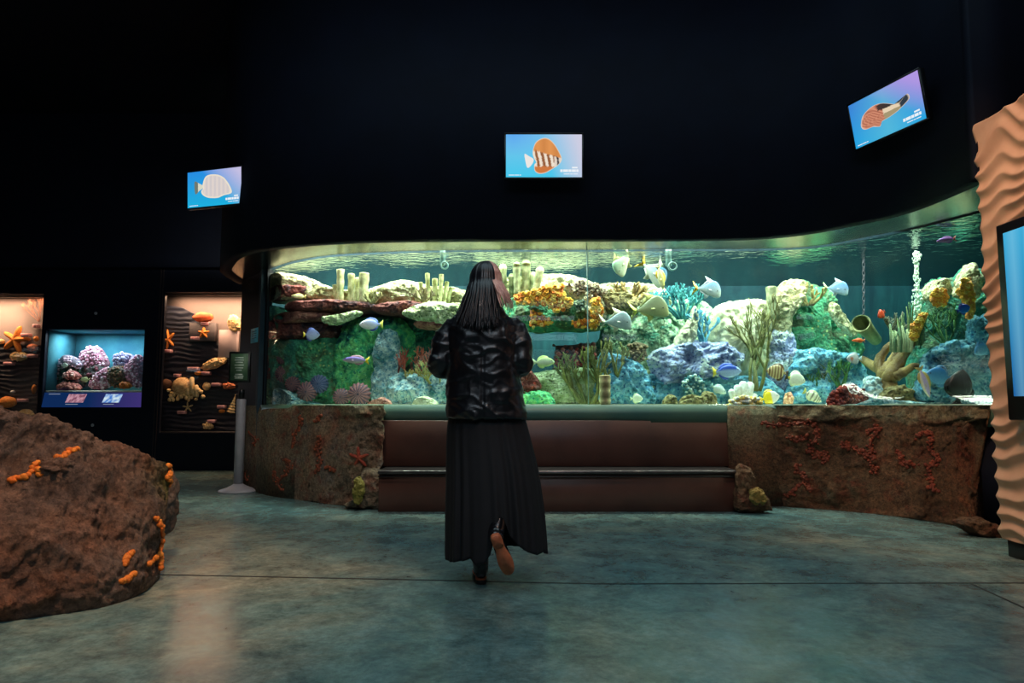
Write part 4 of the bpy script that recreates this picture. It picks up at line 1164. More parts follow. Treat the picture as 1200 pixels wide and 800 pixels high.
tv('left television showing a white disc-shaped fish', (-3.2, 7.15, 2.32), -.29, .06, .93, [(125, 235), (895, 110), (895, 630), (125, 735)],
   [([(230, 360), (300, 382), (345, 405), (345, 445), (300, 478), (240, 530)], lambda a, b, t: rgb(110, 120, 110) if a < -.6 else rgb(215, 215, 195)),
    ([(345, 400), (380, 290), (450, 245), (560, 240), (640, 270), (690, 320), (740, 400), (760, 490), (650, 530), (560, 570), (430, 575), (350, 540), (325, 490), (350, 450)], c_left)],
   (-3.0, 7.42, 3.45), bgl)
tv('right television, tilted in the picture, showing a red-headed spotted fish', (3.11, 5.49, 2.43), -1.24, .17, .9, [(95, 360), (695, 60), (775, 485), (158, 745)],
   [([(215, 500), (230, 450), (270, 400), (330, 355), (400, 335), (470, 340), (520, 348), (560, 335), (590, 290), (620, 260), (638, 300), (600, 350), (570, 380), (540, 410), (470, 460), (400, 500), (390, 540), (350, 545), (320, 545), (250, 570), (215, 550)], c_right)],
   (3.13, 5.35, 3.35), bgr)

# ------------------------------------------------------------------ bench between the planters
M_brown = mat('brown_laminate', rgb(80, 52, 44), rgb(96, 62, 52), 3, .42, .05, spec=.4)
M_lip = mat('dark_metal_nosing', rgb(70, 66, 68), rgb(92, 86, 86), 12, .3, .02, metal=.7)
xl, xr = W(443, 590, 6.05).x, W(865, 590, 6.05).x
t = thing('bench', 'long brown step bench under the middle of the aquarium', 'bench', ((xl + xr) / 2, 6.25, 0))
mb = MB(); mb.box(((xl + xr) / 2, 6.24, .158), xr - xl, .36, .316, .004); mb.build('riser', M_brown, t)
mb = MB(); mb.box(((xl + xr) / 2, 6.225, .341), xr - xl + .01, .40, .034, .01); mb.build('seat', M_lip, t)
mb = MB(); mb.box(((xl + xr) / 2, 6.028, .306), xr - xl, .012, .012, .003); mb.build('shadow_gap_strip', M_blackpl, t)
mb = MB(); mb.box(((xl + xr) / 2 + .05, 6.45, .571), xr - xl + .3, .07, .424, .004); mb.build('back_panel', M_brown, t)

# ------------------------------------------------------------------ planter rocks in front of the tank
def rock_mat(name, a, b, c, dots, sc=6):
    m, nt, ns, ln = nodes(name)
    out = N(nt, 'ShaderNodeOutputMaterial')
    p = N(nt, 'ShaderNodeBsdfPrincipled', Roughness=.8)
    p.inputs['Specular IOR Level'].default_value = .3
    tc = N(nt, 'ShaderNodeTexCoord')
    n1 = N(nt, 'ShaderNodeTexNoise', Scale=sc * .5, Detail=8, Roughness=.65)
    n2 = N(nt, 'ShaderNodeTexNoise', Scale=sc * 6, Detail=8, Roughness=.75)
    n4 = N(nt, 'ShaderNodeTexNoise', Scale=sc * 1.1, Detail=6, Roughness=.6, Distortion=.5)
    vo = N(nt, 'ShaderNodeTexVoronoi', Scale=sc * 14)
    for n in (n1, n2, n4, vo): ln.new(tc.outputs['Object'], n.inputs['Vector'])
    at = N(nt, 'ShaderNodeVertexColor', layer_name='Col')
    r = N(nt, 'ShaderNodeValToRGB'); e = r.color_ramp.elements
    e[0].position, e[0].color = .34, a
    e[1].position, e[1].color = .66, c
    x = e.new(.5); x.color = b
    ln.new(n1.outputs['Fac'], r.inputs['Fac'])
    r2 = N(nt, 'ShaderNodeMapRange')
    for k, v in (('From Min', .52), ('From Max', .68)): r2.inputs[k].default_value = v
    ln.new(n4.outputs['Fac'], r2.inputs['Value'])
    mx = N(nt, 'ShaderNodeMix', data_type='RGBA'); ln.new(r2.outputs[0], mx.inputs['Factor']); ln.new(r.outputs[0], mx.inputs[6]); mx.inputs[7].default_value = dots
    mu = N(nt, 'ShaderNodeMix', data_type='RGBA', blend_type='MULTIPLY'); mu.inputs['Factor'].default_value = 1
    ln.new(mx.outputs[2], mu.inputs[6]); ln.new(at.outputs['Color'], mu.inputs[7])
    r3 = N(nt, 'ShaderNodeMapRange')
    for k, v in (('From Min', .3), ('From Max', .7), ('To Min', .22), ('To Max', 1.75)): r3.inputs[k].default_value = v
    ln.new(n2.outputs['Fac'], r3.inputs['Value'])
    m4 = N(nt, 'ShaderNodeMix', data_type='RGBA', blend_type='MULTIPLY'); m4.inputs['Factor'].default_value = 1
    ln.new(mu.outputs[2], m4.inputs[6]); ln.new(r3.outputs[0], m4.inputs[7])
    ln.new(m4.outputs[2], p.inputs['Base Color'])
    b1 = N(nt, 'ShaderNodeBump', Strength=1.0, Distance=.045); ln.new(n2.outputs['Fac'], b1.inputs['Height'])
    b2 = N(nt, 'ShaderNodeBump', Strength=.5, Distance=.006); ln.new(vo.outputs['Distance'], b2.inputs['Height'])
    ln.new(b1.outputs[0], b2.inputs['Normal']); ln.new(b2.outputs[0], p.inputs['Normal'])
    ln.new(p.outputs[0], out.inputs[0])
    return m
def planter(name, label, P, Q, ptop, m, colf, lean, amp=.05, seed=0, ztop=None, endf=None):
    n = 150
    P = [Vector((a, b, 0)) for a, b in crom([(p.x, p.y) for p in P], n)]
    Q = [Vector((a, b, 0)) for a, b in crom([(p.x, p.y) for p in Q], n)]
    rows = []
    for i in range(n):
        s = i / (n - 1)
        zt = ztop(s) if ztop else .925
        e = min(1.0, min(s, 1 - s) / .035) ** .5
        q, p = Q[i], P[i]
        o = (p - q); od = o.normalized(); dist = o.length
        row = []
        prof = []
        for j in range(80):
            v = j / 79
            prof.append((max(.075, dist * (.3 + .7 * e) + lean(v, s)), v * zt))
        top = prof[-1][0]
        for j in range(1, 12):
            prof.append((top * (1 - j / 11) + .012, zt - .004 * j / 11))
        prof += [(-.03, zt * .9), (-.03, zt * .5), (-.03, 0)]
        for k, (d, z) in enumerate(prof):
            w = q + od * d
            w = Vector((w.x, w.y, z))
            if k < 80:
                a = amp * fr(w, 2.6, 6, seed) + amp * .7 * fr(w, 9, 4, seed) + .009 * fr(w, 30, 3, seed)
                f = min(1, z / .05 + .35)
                w += od * max(a * 1.6 * f, .05 - d)
                if k > 0: w.z = min(w.z + a * .3 * (1 if k < 72 else .1), zt + .003)
            te = (Q[min(i + 1, n - 1)] - Q[max(i - 1, 0)]).normalized()
            for side, wt in ((-1, max(0, 1 - s / .12)), (1, max(0, 1 - (1 - s) / .12))):
                if wt > 0 and k < 92:
                    vz = z / zt
                    sh = .055 * noise.noise(Vector((z * 5, seed + side, 0))) + .03 * noise.noise(Vector((z * 16, seed, side)))
                    sh += endf(vz, side) if endf else 0
                    w += te * side * wt * sh
            row.append(w)
        rows.append(row)
    mb = MB(); mb.grid(rows, closed=True, cap0=True, cap1=True)
    mb.c = [colf(v) for v in mb.v]
    return mb.build(name, m, label=label, cat='planter', origin=(mb.v[0].x, mb.v[0].y, 0))
M_prock = rock_mat('cast_reef_rock', rgb(92, 82, 68), rgb(146, 126, 102), rgb(116, 112, 106), rgb(140, 88, 70))
M_rrock = rock_mat('reddish_cast_reef_rock', rgb(84, 62, 46), rgb(120, 88, 62), rgb(98, 84, 64), rgb(116, 66, 46))
def bvh(o):
    dg = bpy.context.evaluated_depsgraph_get()
    me = o.data
    mw = o.matrix_world
    return BVHTree.FromPolygons([mw @ v.co for v in me.vertices], [tuple(p.vertices) for p in me.polygons])
EYE = Vector((0, 0, CAMZ))
def hit(tree, px, py, d0=0):
    h = tree.ray_cast(EYE, ray(px, py).normalized())
    return h
def knob_chain(name, label, rock, tree, path, r, n, col1, col2, seed=1, knobs=2.2, part=True, m=None):
    "encrusting coral: a chain of rounded knobs grown on the rock, drawn along a picture path"
    rnd = random.Random(seed); mb = MB()
    core = [h_ for h_ in (hit(tree, x, y) for x, y in crom(path, max(6, n))) if h_[0] is not None]
    if len(core) > 1:
        mb.tube([h_[0] + h_[1] * r * .1 for h_ in core], r * .75, 8, col1)
    for (x, y) in crom(path, n):
        for q in range(rnd.choice((1, 2))):
            xx = x + rnd.gauss(0, knobs); yy = y + rnd.gauss(0, knobs * .7)
            h = hit(tree, xx, yy)
            if h[0] is None: continue
            rr = r * rnd.uniform(.6, 1.15)
            mb.ball(h[0] + h[1] * rr * .25, rr, rr, rr, 10, 7, mixc(col1, col2, rnd.random()), .18, 1.5, seed=q + x)
    if not mb.v: return
    o = mb.build(name, m or M_coral, rock)
    if label: o['label'] = label
    return o
gg = lambda x, y: onz(x, y, 0.0)
Pl = [gg(283, 566), gg(300, 572), gg(326, 580), (gg(365, 588)), gg(407, 593), gg(432, 594), gg(449, 594)]
def gat(px, d=-.04):
    if px < 314:
        f = (314 - px) / (314 - 281)
        p = Gc[0].lerp(END, min(1, f)); return Vector((p.x + .01, p.y + d, 0))
    return Vector(((px - 600) / F * gd(px) * CP, gd(px) + d, 0))
Ql = [gat(x) for x in (283, 297, 322, 360, 400, 428, 449)]
def lean_l(v, s):
    return .03 * math.sin(PI * v * 1.2) - .05 * v + .05 * max(0, min(1, (v - .86) / .05)) + .05 * math.exp(-((s - .93) / .06) ** 2) * (1 - v)
mossy, red_ = (1.25, 1.2, .95, 1), (1.35, .85, .7, 1)
def colf_l(v):
    c = (1, 1, 1, 1)
    f = fr(v, 2.2, 4, 3)
    c = mixc(c, (.85, 1.0, .8, 1), (v.z - .72) * 6)
    c = mixc(c, (1.2, .85, .76, 1), f * 1.6)
    return mixc(c, (1.3, 1.25, 1.15, 1), fr(v, 3, 3, 9) * 1.5)
rockL = planter('planter_rock', 'cast rock planter with red orange corals left of the bench', Pl, Ql, None, M_prock, colf_l, lean_l, .035, 2, lambda s: .925 - .04 * max(0, 1 - s / .12))
Pr = [gg(847, 592), gg(880, 592), gg(931, 594), gg(1010, 600), gg(1073, 608), gg(1121, 616), gg(1146, 622)]
Qr = [gat(x) for x in (850, 885, 930, 1000, 1060, 1105, 1140)]
def lean_r(v, s):
    lip = .15 * max(0, min(1, (v - .84 + .03 * math.sin(s * 19)) / .035))
    return .04 * math.sin(PI * v) - .11 * v + lip
def colf_r(v):
    f = fr(v, 2.2, 4, 7)
    c = mixc((1, 1, 1, 1), (1.18, .82, .72, 1), f * 1.6)
    c = mixc(c, (.7, .65, .6, 1), fr(v, 3, 3, 4) * 1.4)
    return mixc(c, (1.5, 2.3, 2.5, 1), (v.z - .79 + .04 * fr(v, 6, 3)) * 30)
rockR = planter('planter_rock', 'cast rock planter with a pale overhanging rim and red corals right of the bench', Pr, Qr, None, M_rrock, colf_r, lean_r, .04, 5, endf=lambda v, sd: (.16 * max(0, min(1, (v - .86) / .04)) - .05 * math.sin(PI * v) if sd > 0 else .03 * max(0, (v - .8) * 5) - .02))
tl, tr_ = bvh(rockL), bvh(rockR)
CR1, CR2 = rgb(122, 58, 34), rgb(168, 82, 46)
for i, pth in enumerate([[(352, 488), (350, 500), (344, 512), (342, 524)], [(332, 538), (340, 545), (334, 556), (326, 566), (330, 574)], [(375, 486), (372, 494)],
                         [(376, 512), (372, 524), (376, 540), (372, 552)], [(384, 546), (392, 552)], [(292, 508), (299, 514), (297, 522)], [(286, 552), (289, 562)], [(320, 552), (324, 562)]]):
    knob_chain('red_coral', None, rockL, tl, pth, .016, 20 if len(pth) > 2 else 9, CR1, CR2, i, 1.6)
for i, pth in enumerate([[(893, 494), (910, 498), (930, 496), (952, 496), (958, 506), (953, 520), (947, 530)], [(924, 512), (936, 516), (945, 510)], [(932, 544), (938, 554), (944, 562), (934, 570), (922, 580)], [(955, 536), (966, 530), (968, 540)],
                         [(950, 574), (945, 560)], [(1018, 506), (1030, 502), (1020, 520), (1022, 536), (1010, 528), (1003, 526)], [(988, 520), (994, 524)], [(1022, 546), (1026, 550)],
                         [(1052, 530), (1060, 542), (1070, 544)], [(1076, 512), (1084, 506), (1092, 512), (1090, 524), (1098, 538), (1088, 550), (1092, 564), (1094, 576)]]):
    knob_chain('red_coral', None, rockR, tr_, pth, .0145, 4 + 7 * len(pth), rgb(116, 48, 28), rgb(150, 66, 36), 20 + i, 2.4)
def starfish(mb, c, R_, r_, h, axis_u, axis_v, nrm, col, n=5, rot=0.0, bump=0):
    "puffed five-armed star; u, v span its plane, nrm points outwards"
    outl = []
    K = 90
    for k in range(K):
        a = 2 * PI * k / K + rot
        f = .5 + .5 * math.cos(n * (a - rot))
        outl.append((math.cos(a), math.sin(a), r_ + (R_ - r_) * f ** 2.2))
    rows = []
    for i in range(7):
        t = i / 6
        q = math.cos(t * PI / 2)
        rows.append([c + axis_u * x * rr * (q ** .7 if i < 6 else .02) + axis_v * y * rr * (q ** .7 if i < 6 else .02) + nrm * (h * math.sin(t * PI / 2) * (1 if i < 6 else 1.05)) for x, y, rr in outl])
    rows.insert(0, [c + axis_u * x * rr + axis_v * y * rr - nrm * h * .15 for x, y, rr in outl])
    return mb.grid(rows, col, closed=True, cap0=True, cap1=True)
h = hit(tl, 421, 536)
mb = MB(); nr = h[1]; ux = Vector((1, 0, 0)); ux = (ux - nr * ux.dot(nr)).normalized(); vx = nr.cross(ux)
starfish(mb, h[0], .105, .03, .02, ux, vx, nr, lambda v: mixc(rgb(165, 62, 42), rgb(200, 90, 60), .5 + fr(v, 30, 3)), rot=.4)
mb.build('red_starfish', M_coral, rockL)
h = hit(tr_, 1066, 480) 
h2 = hit(tr_, 886, 500)
# little side lumps at the bench ends
b1 = blob('planter_lump', [(424, 555), (432, 548), (446, 552), (452, 570), (452, 590), (446, 597), (412, 595), (405, 590), (420, 580)], 0, .12, M_prock, None, None, amp=.02, Y=6.27, parent=rockL)
b2 = blob('yellow_sponge', [(414, 566), (421, 558), (426, 566), (426, 582), (420, 590), (414, 584)], 0, .05, mat('olive_yellow_sponge', rgb(96, 92, 34), rgb(140, 128, 50), 12, .8, .5), None, None, amp=.008, Y=6.1, parent=rockL)
b3 = blob('planter_lump', [(864, 548), (872, 545), (880, 551), (884, 572), (896, 580), (902, 592), (898, 598), (864, 598), (861, 585)], 0, .1, M_rrock, None, None, amp=.02, Y=6.02, parent=rockR)
b4 = blob('yellow_sponge', [(878, 576), (886, 570), (895, 576), (898, 588), (890, 592), (880, 588)], 0, .05, mat('yellow_brown_sponge', rgb(110, 92, 40), rgb(150, 120, 55), 12, .8, .5), None, None, amp=.008, Y=5.92, parent=rockR)
b5 = blob('planter_lump', [(1120, 612), (1140, 606), (1160, 612), (1178, 622), (1184, 632), (1168, 632), (1140, 626)], 0, .1, M_rrock, None, None, amp=.02, Y=4.98, parent=rockR)

# ------------------------------------------------------------------ foreground boulder
def boulder():
    e0 = Vector((-2.22, 4.02, 0)); d = Vector((-.56, -.83, 0)).normalized(); nrm = Vector((.83, -.56, 0)).normalized()
    front = [(-1.89, 3.76), (-1.83, 3.48), (-1.88, 3.26), (-2.03, 3.13), (-2.25, 3.0), (-2.55, 2.82), (-3.0, 2.55), (-3.5, 2.2)]
    top = [W(200, 546, 3.92), W(176, 531, 3.78), W(130, 519, 3.6), W(85, 499, 3.46), W(40, 485, 3.34), W(0, 478, 3.2), W(-90, 462, 3.0), W(-190, 450, 2.8)]
    n = 320
    Fp = crom(front, n); Tp = crom([tuple(t) for t in top], n)
    rows = []
    for i in range(n):
        s = i / (n - 1)
        f = Vector((Fp[i][0], Fp[i][1], 0)); tp = Vector(Tp[i])
        e = min(1, s / .10)
        e = math.sqrt(max(0.0, 1 - (1 - e) ** 2))
        bk = f + Vector((-.72, .52, 0)) * (.25 + .75 * e) * .95
        tp.z *= .86 + .14 * e
        h = tp.z
        ctl = [f + nrm * -.10, f, f + nrm * .015 + Vector((0, 0, h * .22)), f.lerp(Vector((tp.x, tp.y, 0)), .3) + Vector((0, 0, h * .55)) + nrm * .02,
               f.lerp(Vector((tp.x, tp.y, 0)), .75) + Vector((0, 0, h * .88)), tp, tp + (bk - f) * .35 * e + Vector((0, 0, .0)),
               bk + Vector((0, 0, h * .9 * e + h * .3 * (1 - e))), bk + Vector((0, 0, h * .45)), bk]
        row = [Vector(q) for q in crom([tuple(q) for q in ctl], 165)]
        for k, w in enumerate(row):
            a = .05 * fr(w, 2.0, 5, 1.3) + .03 * fr(w, 6, 5, 4.4) + .02 * fr(w, 20, 4, 2.2) + .008 * (.5 - noise.voronoi(w * 38)[0][0])
            # a broad hollow across the face
            fade = min(1, w.z / .08) if w.z < .08 else 1
            hol = math.exp(-(((s - .55) / .12) ** 2 + ((w.z - .62) / .13) ** 2)) * .06 + math.exp(-(((s - .30) / .07) ** 2 + ((w.z - .36) / .12) ** 2)) * .04
            if k > 90: hol = 0
            row[k] = w + nrm * (a * fade * (1 if k < 99 else -.6) - hol) + Vector((0, 0, a * .8 * (1 if 57 < k < 127 else 0)))
            row[k].z = max(row[k].z, 0)
        rows.append(row)
    mb = MB(); mb.grid(rows, closed=True, cap0=True, cap1=True)
    def cf(v):
        c = mixc((1, 1, 1, 1), (1.4, .98, .78, 1), .3 + fr(v, 1.6, 4, 8) * 1.3)
        c = mixc(c, (.72, .74, .8, 1), fr(v, 2.5, 4, 5) * 1.6)
        g_ = math.exp(-((v.x + 1.93) / .08) ** 2 - ((v.y - 4.0) / .25) ** 2 - ((v.z - .45) / .2) ** 2)
        return mixc(c, (.6, .95, .35, 1), g_ * 1.2)
    mb.c = [cf(v) for v in mb.v]
    return mb.build('boulder', rock_mat('cast_boulder_rock', rgb(92, 80, 74), rgb(136, 110, 94), rgb(112, 102, 96), rgb(120, 90, 72), 5), label='large brown cast boulder with orange corals in the left foreground', cat='boulder', origin=(-2.1, 3.6, 0))
bo = boulder()
tb = bvh(bo)
blob('boulder_lump', [(180, 548), (190, 541), (198, 552), (201, 580), (200, 608), (196, 626), (184, 628), (178, 590)], 0, .14, bo.data.materials[0], None, None, amp=.03, Y=4.1, parent=bo)
tb = bvh(bo)
OC1, OC2 = rgb(225, 110, 25), rgb(250, 150, 50)
for i, (pth, n) in enumerate([([(13, 563), (22, 560), (31, 558), (38, 551), (46, 550), (48, 556)], 13), ([(40, 545), (43, 541)], 4), ([(66, 536), (74, 535), (80, 530), (92, 526)], 11),
                              ([(198, 545), (199, 560), (200, 578)], 13), ([(183, 606), (188, 616), (190, 630), (189, 645), (181, 655), (175, 660)], 18), ([(188, 650), (188, 664)], 6),
                              ([(155, 647), (149, 652), (147, 662)], 7), ([(155, 672), (150, 678), (142, 681)], 8)]):
    knob_chain('orange_coral', None, bo, tb, pth, .0145, int(n * 1.7), OC1, OC2, 40 + i, 1.0)
h = hit(tb, 66, 548)
mb = MB(); mb.ball(h[0] - h[1] * .01, .075, .05, .045, 28, 18, (.95, .9, .9, 1), .35, 2.5, seed=3); mb.build('grey_sponge', bo.data.materials[0], bo)
for k, (x, y) in enumerate([(60, 490), (66, 492), (58, 494)]):
    pass
# ------------------------------------------------------------------ sand-ripple pillar with a screen
M_sandp = mat('cast_sand_ripples', rgb(196, 150, 118), rgb(214, 168, 134), 3, .8, .25, 160, bdist=.002)
PX = 3.02
def ripple(y, z):
    q = Vector((y * 1.0, z * 1.0, 0))
    w = noise.noise(Vector((y * 2.2, z * 1.6, 3))) * .9 + noise.noise(Vector((y * 5, z * 3, 8))) * .35
    ph = z * 17.5 + w * 3.1 + y * 1.2
    r = 1 - abs(math.sin(ph * PI * .5))
    sm = .5 + .5 * math.cos(ph * PI)
    amp = .65 + .5 * noise.noise(Vector((y * 3, z * 2.2, 21)))
    return (r ** 1.3 * .45 + sm * .55) * amp
mb = MB(); rows = []
y0, y1, z0, z1 = 4.33, 2.4, .105, 2.75
ny, nz = 150, 420
for i in range(ny + 1):
    y = y0 + (y1 - y0) * i / ny
    rows.append([(PX + .02 - .036 * ripple(y, z0 + (z1 - z0) * j / nz), y, z0 + (z1 - z0) * j / nz) for j in range(nz + 1)] + [(PX + .3, y, z1), (PX + .3, y, z0)])
mb.grid(rows, closed=True, cap0=True, cap1=True)
t = thing('pillar', 'pillar clad in tan cast sand ripples at the right end of the aquarium', 'pillar', (PX + .15, 3.4, 0))
mb.build('rippled_cladding', M_sandp, t)
mb = MB(); mb.box((PX + .17, 3.37, .0525), .25, 1.9, .105, .003); mb.build('base', M_blackpl, t)
# screen on the pillar
t = thing('information_screen', 'black framed upright touch screen fixed to the rippled pillar', 'screen', (PX - .07, 3.75, .85))
zb, zt = W(1183, 492, 4.09).z, W(1183, 266, 4.09).z
mb = MB(); yb_, ya_ = 3.52, 4.07
mb.box((PX - .045, (ya_ + yb_) / 2, (zb + zt) / 2), .07, ya_ - yb_, zt - zb, .006); mb.build('casing', M_blackpl, t)
mb = MB(); rows = []
cols = []
for i in range(13):
    rows.append([(PX - .0815, ya_ - .06 - (ya_ - yb_ - .12) * i / 12, zb + .14 + (zt - zb - .2) * j / 24) for j in range(25)])
    cols += [mixc(mixc(rgb(20, 90, 150), rgb(60, 170, 215), j / 24), rgb(150, 215, 235), .3 * math.sin(i * .8) ** 2) for j in range(25)]
mb.grid(rows); mb.c = cols; mb.build('screen', E_scr, t, fix=False)

# ------------------------------------------------------------------ sign post and the teal notice
M_grey = mat('grey_powder_coat', rgb(165, 160, 165), rgb(180, 176, 180), 8, .4, .03)
c = Vector((W(279, 576, 7.45).x, 7.45, 0)); s = 7.45 / F
t = thing('sign_stand', 'grey post on a round base holding a small framed sign', 'sign stand', c)
mb = MB(); mb.lathe(c, [(.2, 0), (.205, .008), (.2, .02), (.12, .045), (.06, .075), (.05, .085)], 48); mb.build('base', M_grey, t)
mb = MB(); mb.lathe(c, [(.05, .08), (.05, .98), (.046, .99)], 28); mb.build('post', M_grey, t)
mb = MB(); mb.lathe(c, [(.03, .985), (.03, 1.09), (.022, 1.1)], 20); mb.build('neck', M_blackpl, t)
tx, ty = W(269, 412, 7.4), W(293, 448, 7.4)
cm = (tx + ty) / 2
mb = MB(); mb.box(cm, ty.x - tx.x, .03, tx.z - ty.z, .006); fr_ = mb.build('frame', M_blackpl, t)
mb = MB(); mb.box((cm.x, cm.y - .0165, cm.z), (ty.x - tx.x) * .8, .004, (tx.z - ty.z) * .86, .0)
mb.build('sign_sheet', mat('green_printed_sheet', rgb(70, 105, 75), rgb(105, 130, 95), 9, .5, .02), t)
mb = MB(); M_white = mat('white_print', rgb(205, 215, 195), rgb(220, 225, 210), 20, .5, 0)
for k, (dz, w) in enumerate([(.1, .09), (.075, .1), (.05, .08), (.02, .1), (-.01, .09), (-.035, .06), (-.08, .08), (-.1, .1), (-.12, .09)]):
    mb.box((cm.x, cm.y - .0188, cm.z + dz), w, .001, .012)
mb.build('print_lines', M_white, t)
a, b = W(291, 385, 7.75), W(308, 402, 7.75)
dirp = (Gc[0] - END).normalized()
px_ = Vector((END.x + (Gc[0].x - END.x) * .62, END.y + (Gc[0].y - END.y) * .62, (a.z + b.z) / 2))
nrm_ = Vector((dirp.y, -dirp.x, 0))
Mp = Matrix(((dirp.x, nrm_.x, 0, 0), (dirp.y, nrm_.y, 0, 0), (0, 0, 1, 0), (0, 0, 0, 1)))
t = thing('wall_notice', 'small teal square notice on the dark end panel of the aquarium', 'notice', px_ + nrm_ * .008)
mb = MB(); mb.box(None, .26, .012, .165, .002, M=Matrix.Translation(px_ + nrm_ * .008) @ Mp); mb.build('plate', emis('backlit_teal', .55, rgb(50, 160, 185)) if False else mat('teal_plate', rgb(95, 225, 245), rgb(120, 235, 250), 5, .4, 0), t)
mb = MB()
for dz in (.045, .02, -.005, -.03):
    mb.box(None, .16, .002, .006, M=Matrix.Translation(px_ + nrm_ * .0155 + Vector((0, 0, dz))) @ Mp)
mb.build('print_lines', mat('dark_teal_print', rgb(20, 90, 115), rgb(25, 95, 120), 20, .5, 0), t)

# ------------------------------------------------------------------ wall with the display cases
def Xw(px): return W(px, 420, WY).x
def Zw(py): return W(150, py, WY).z
holes = [(-105, 47, 344, 506), (52, 168, 386, 477), (190, 345, 342, 507)]
mb = MB(); th = .06
xs = [-122] + [v for hh in holes for v in hh[:2]] + [352]
for k in range(0, len(xs), 2):
    a, b = Xw(xs[k]), Xw(xs[k + 1])
    mb.box(((a + b) / 2, WY + th / 2, 1.45), b - a, th, 2.9)
for (l, r_, tp, bt) in holes:
    a, b = Xw(l), Xw(r_)
    mb.box(((a + b) / 2, WY + th / 2, (Zw(tp) + 2.9) / 2), b - a, th, 2.9 - Zw(tp))
    mb.box(((a + b) / 2, WY + th / 2, Zw(bt) / 2), b - a, th, Zw(bt))
mb.build('wall_display', M_navy, kind='structure', smooth=False)
mb = MB(); mb.box(((Xw(-122) + Xw(352)) / 2, WY + .0, 4.05), Xw(352) - Xw(-122), .2, 2.3)
mb.build('wall_upper', M_black, kind='structure', smooth=False)
mb = MB()
for x in (184.5, 187.5): mb.box((Xw(x), WY - .004, 1.45), .012, .02, 2.9)
mb.build('trim_4', mat('dark_bronze_trim', rgb(52, 42, 42), rgb(60, 48, 46), 10, .4, 0), kind='structure', smooth=False)
CD = .26
M_case = mat('case_grey', rgb(84, 73, 71), rgb(92, 81, 78), 2, .7, .05)
M_wave = mat('case_dark_waves', rgb(24, 28, 42), rgb(32, 37, 52), 6, .5, .1)
M_shell = mat('case_liner', rgb(40, 36, 40), rgb(46, 42, 46), 5, .7, 0)
M_amber = None
cases = []
for lb, (l, r_, tp, bt), wave in (('tall lit display case cut off by the left picture edge, with the big starfish', holes[0], [(-100, 390), (-60, 392), (0, 402), (46.5, 404), (46.5, 506), (-100, 506)]),
                                  ('tall lit display case of corals between the small tank and the aquarium', holes[2], [(176, 362), (196, 358), (214, 360), (236, 372), (252, 400), (268, 412), (300, 424), (344, 430), (344, 506), (176, 506)])):
    a, b, zt, zb = Xw(l), Xw(r_), Zw(tp), Zw(bt)
    if l > 0: a -= .15
    t = thing('display_case', lb, 'display case', ((a + b) / 2, WY + .2, zb))
    mb = MB(); mb.box(((a + b) / 2, WY + th + CD + .01, (zt + zb) / 2), b - a, .02, zt - zb); mb.build('back_panel', M_case, t)
    mb = MB()
    mb.box((a + .005, WY + th + CD / 2, (zt + zb) / 2), .01, CD, zt - zb); mb.box((b - .005, WY + th + CD / 2, (zt + zb) / 2), .01, CD, zt - zb)
    mb.box(((a + b) / 2, WY + th + CD / 2, zb + .005), b - a, CD, .01); mb.box(((a + b) / 2, WY + th + CD / 2, zt - .005), b - a, CD, .01)
    mb.build('liner', M_shell, t)
    mb = MB(); nx, nz = 90, 150; k0 = WY + th + CD
    ys = k0 - .012
    pts = [W(x, y, WY + th + CD) for x, y in wave]
    # the dark rippled sheet: a grid clipped by its outline on the top side
    up = sorted([(p.x, p.z) for p in pts[:-2]], key=lambda q: q[0])
    def ztop_(x):
        for (xa, za), (xb, zb2) in zip(up, up[1:]):
            if xa <= x <= xb: return za + (zb2 - za) * (x - xa) / max(1e-6, xb - xa)
        return up[0][1] if x < up[0][0] else up[-1][1]
    rows = []
    for i in range(nx + 1):
        x = a + .015 + (b - a - .03) * i / nx
        zt_ = min(ztop_(x), zt - .02)
        rows.append([(x, ys - .012 * (.5 + .5 * math.sin((z_ * 88 + 5 * noise.noise(Vector((x * 2.5, z_ * 3, 2))) + 2 * noise.noise(Vector((x * 9, z_ * 9, 7)))))), z_) for z_ in [zb + .012 + (zt_ - zb - .012) * j / nz for j in range(nz + 1)]] + [(x, k0 - .001, zt_), (x, k0 - .001, zb + .012)])
    mb.grid(rows, closed=True, cap0=True, cap1=True); mb.build('rippled_panel', M_wave, t)
    mb = MB(); mb.box(((a + b) / 2, WY + th + .1, zt - .02), (b - a) * .9, .05, .02, .004); mb.build('lamp_housing', M_blackpl, t)
    mb = MB(); mb.box(((a + b) / 2, WY + .055, (zt + zb) / 2), b - a, .008, zt - zb); mb.build('glass', M_acr, t)
    area('case_lamp', ((a + b) / 2, WY + th + .1, zt - .035), ((a + b) / 2, WY + th + .36, zb), (b - a) * .85, .04, 42, rgb(255, 200, 160))
    cases.append(t)
BP = WY + th + CD - .012
def it(px, py, d=0): return W(px, py, BP - d)
SI = BP / F
cream = lambda v: mixc(rgb(235, 190, 120), rgb(250, 225, 170), .5 + fr(v, 30, 3))
orng = lambda v: mixc(rgb(225, 120, 30), rgb(245, 160, 60), .5 + fr(v, 30, 3))
M_spec = mat('dried_specimen', None, attr=.7, scale=60, rough=.7, bump=.4, bscale=120, bdist=.005)
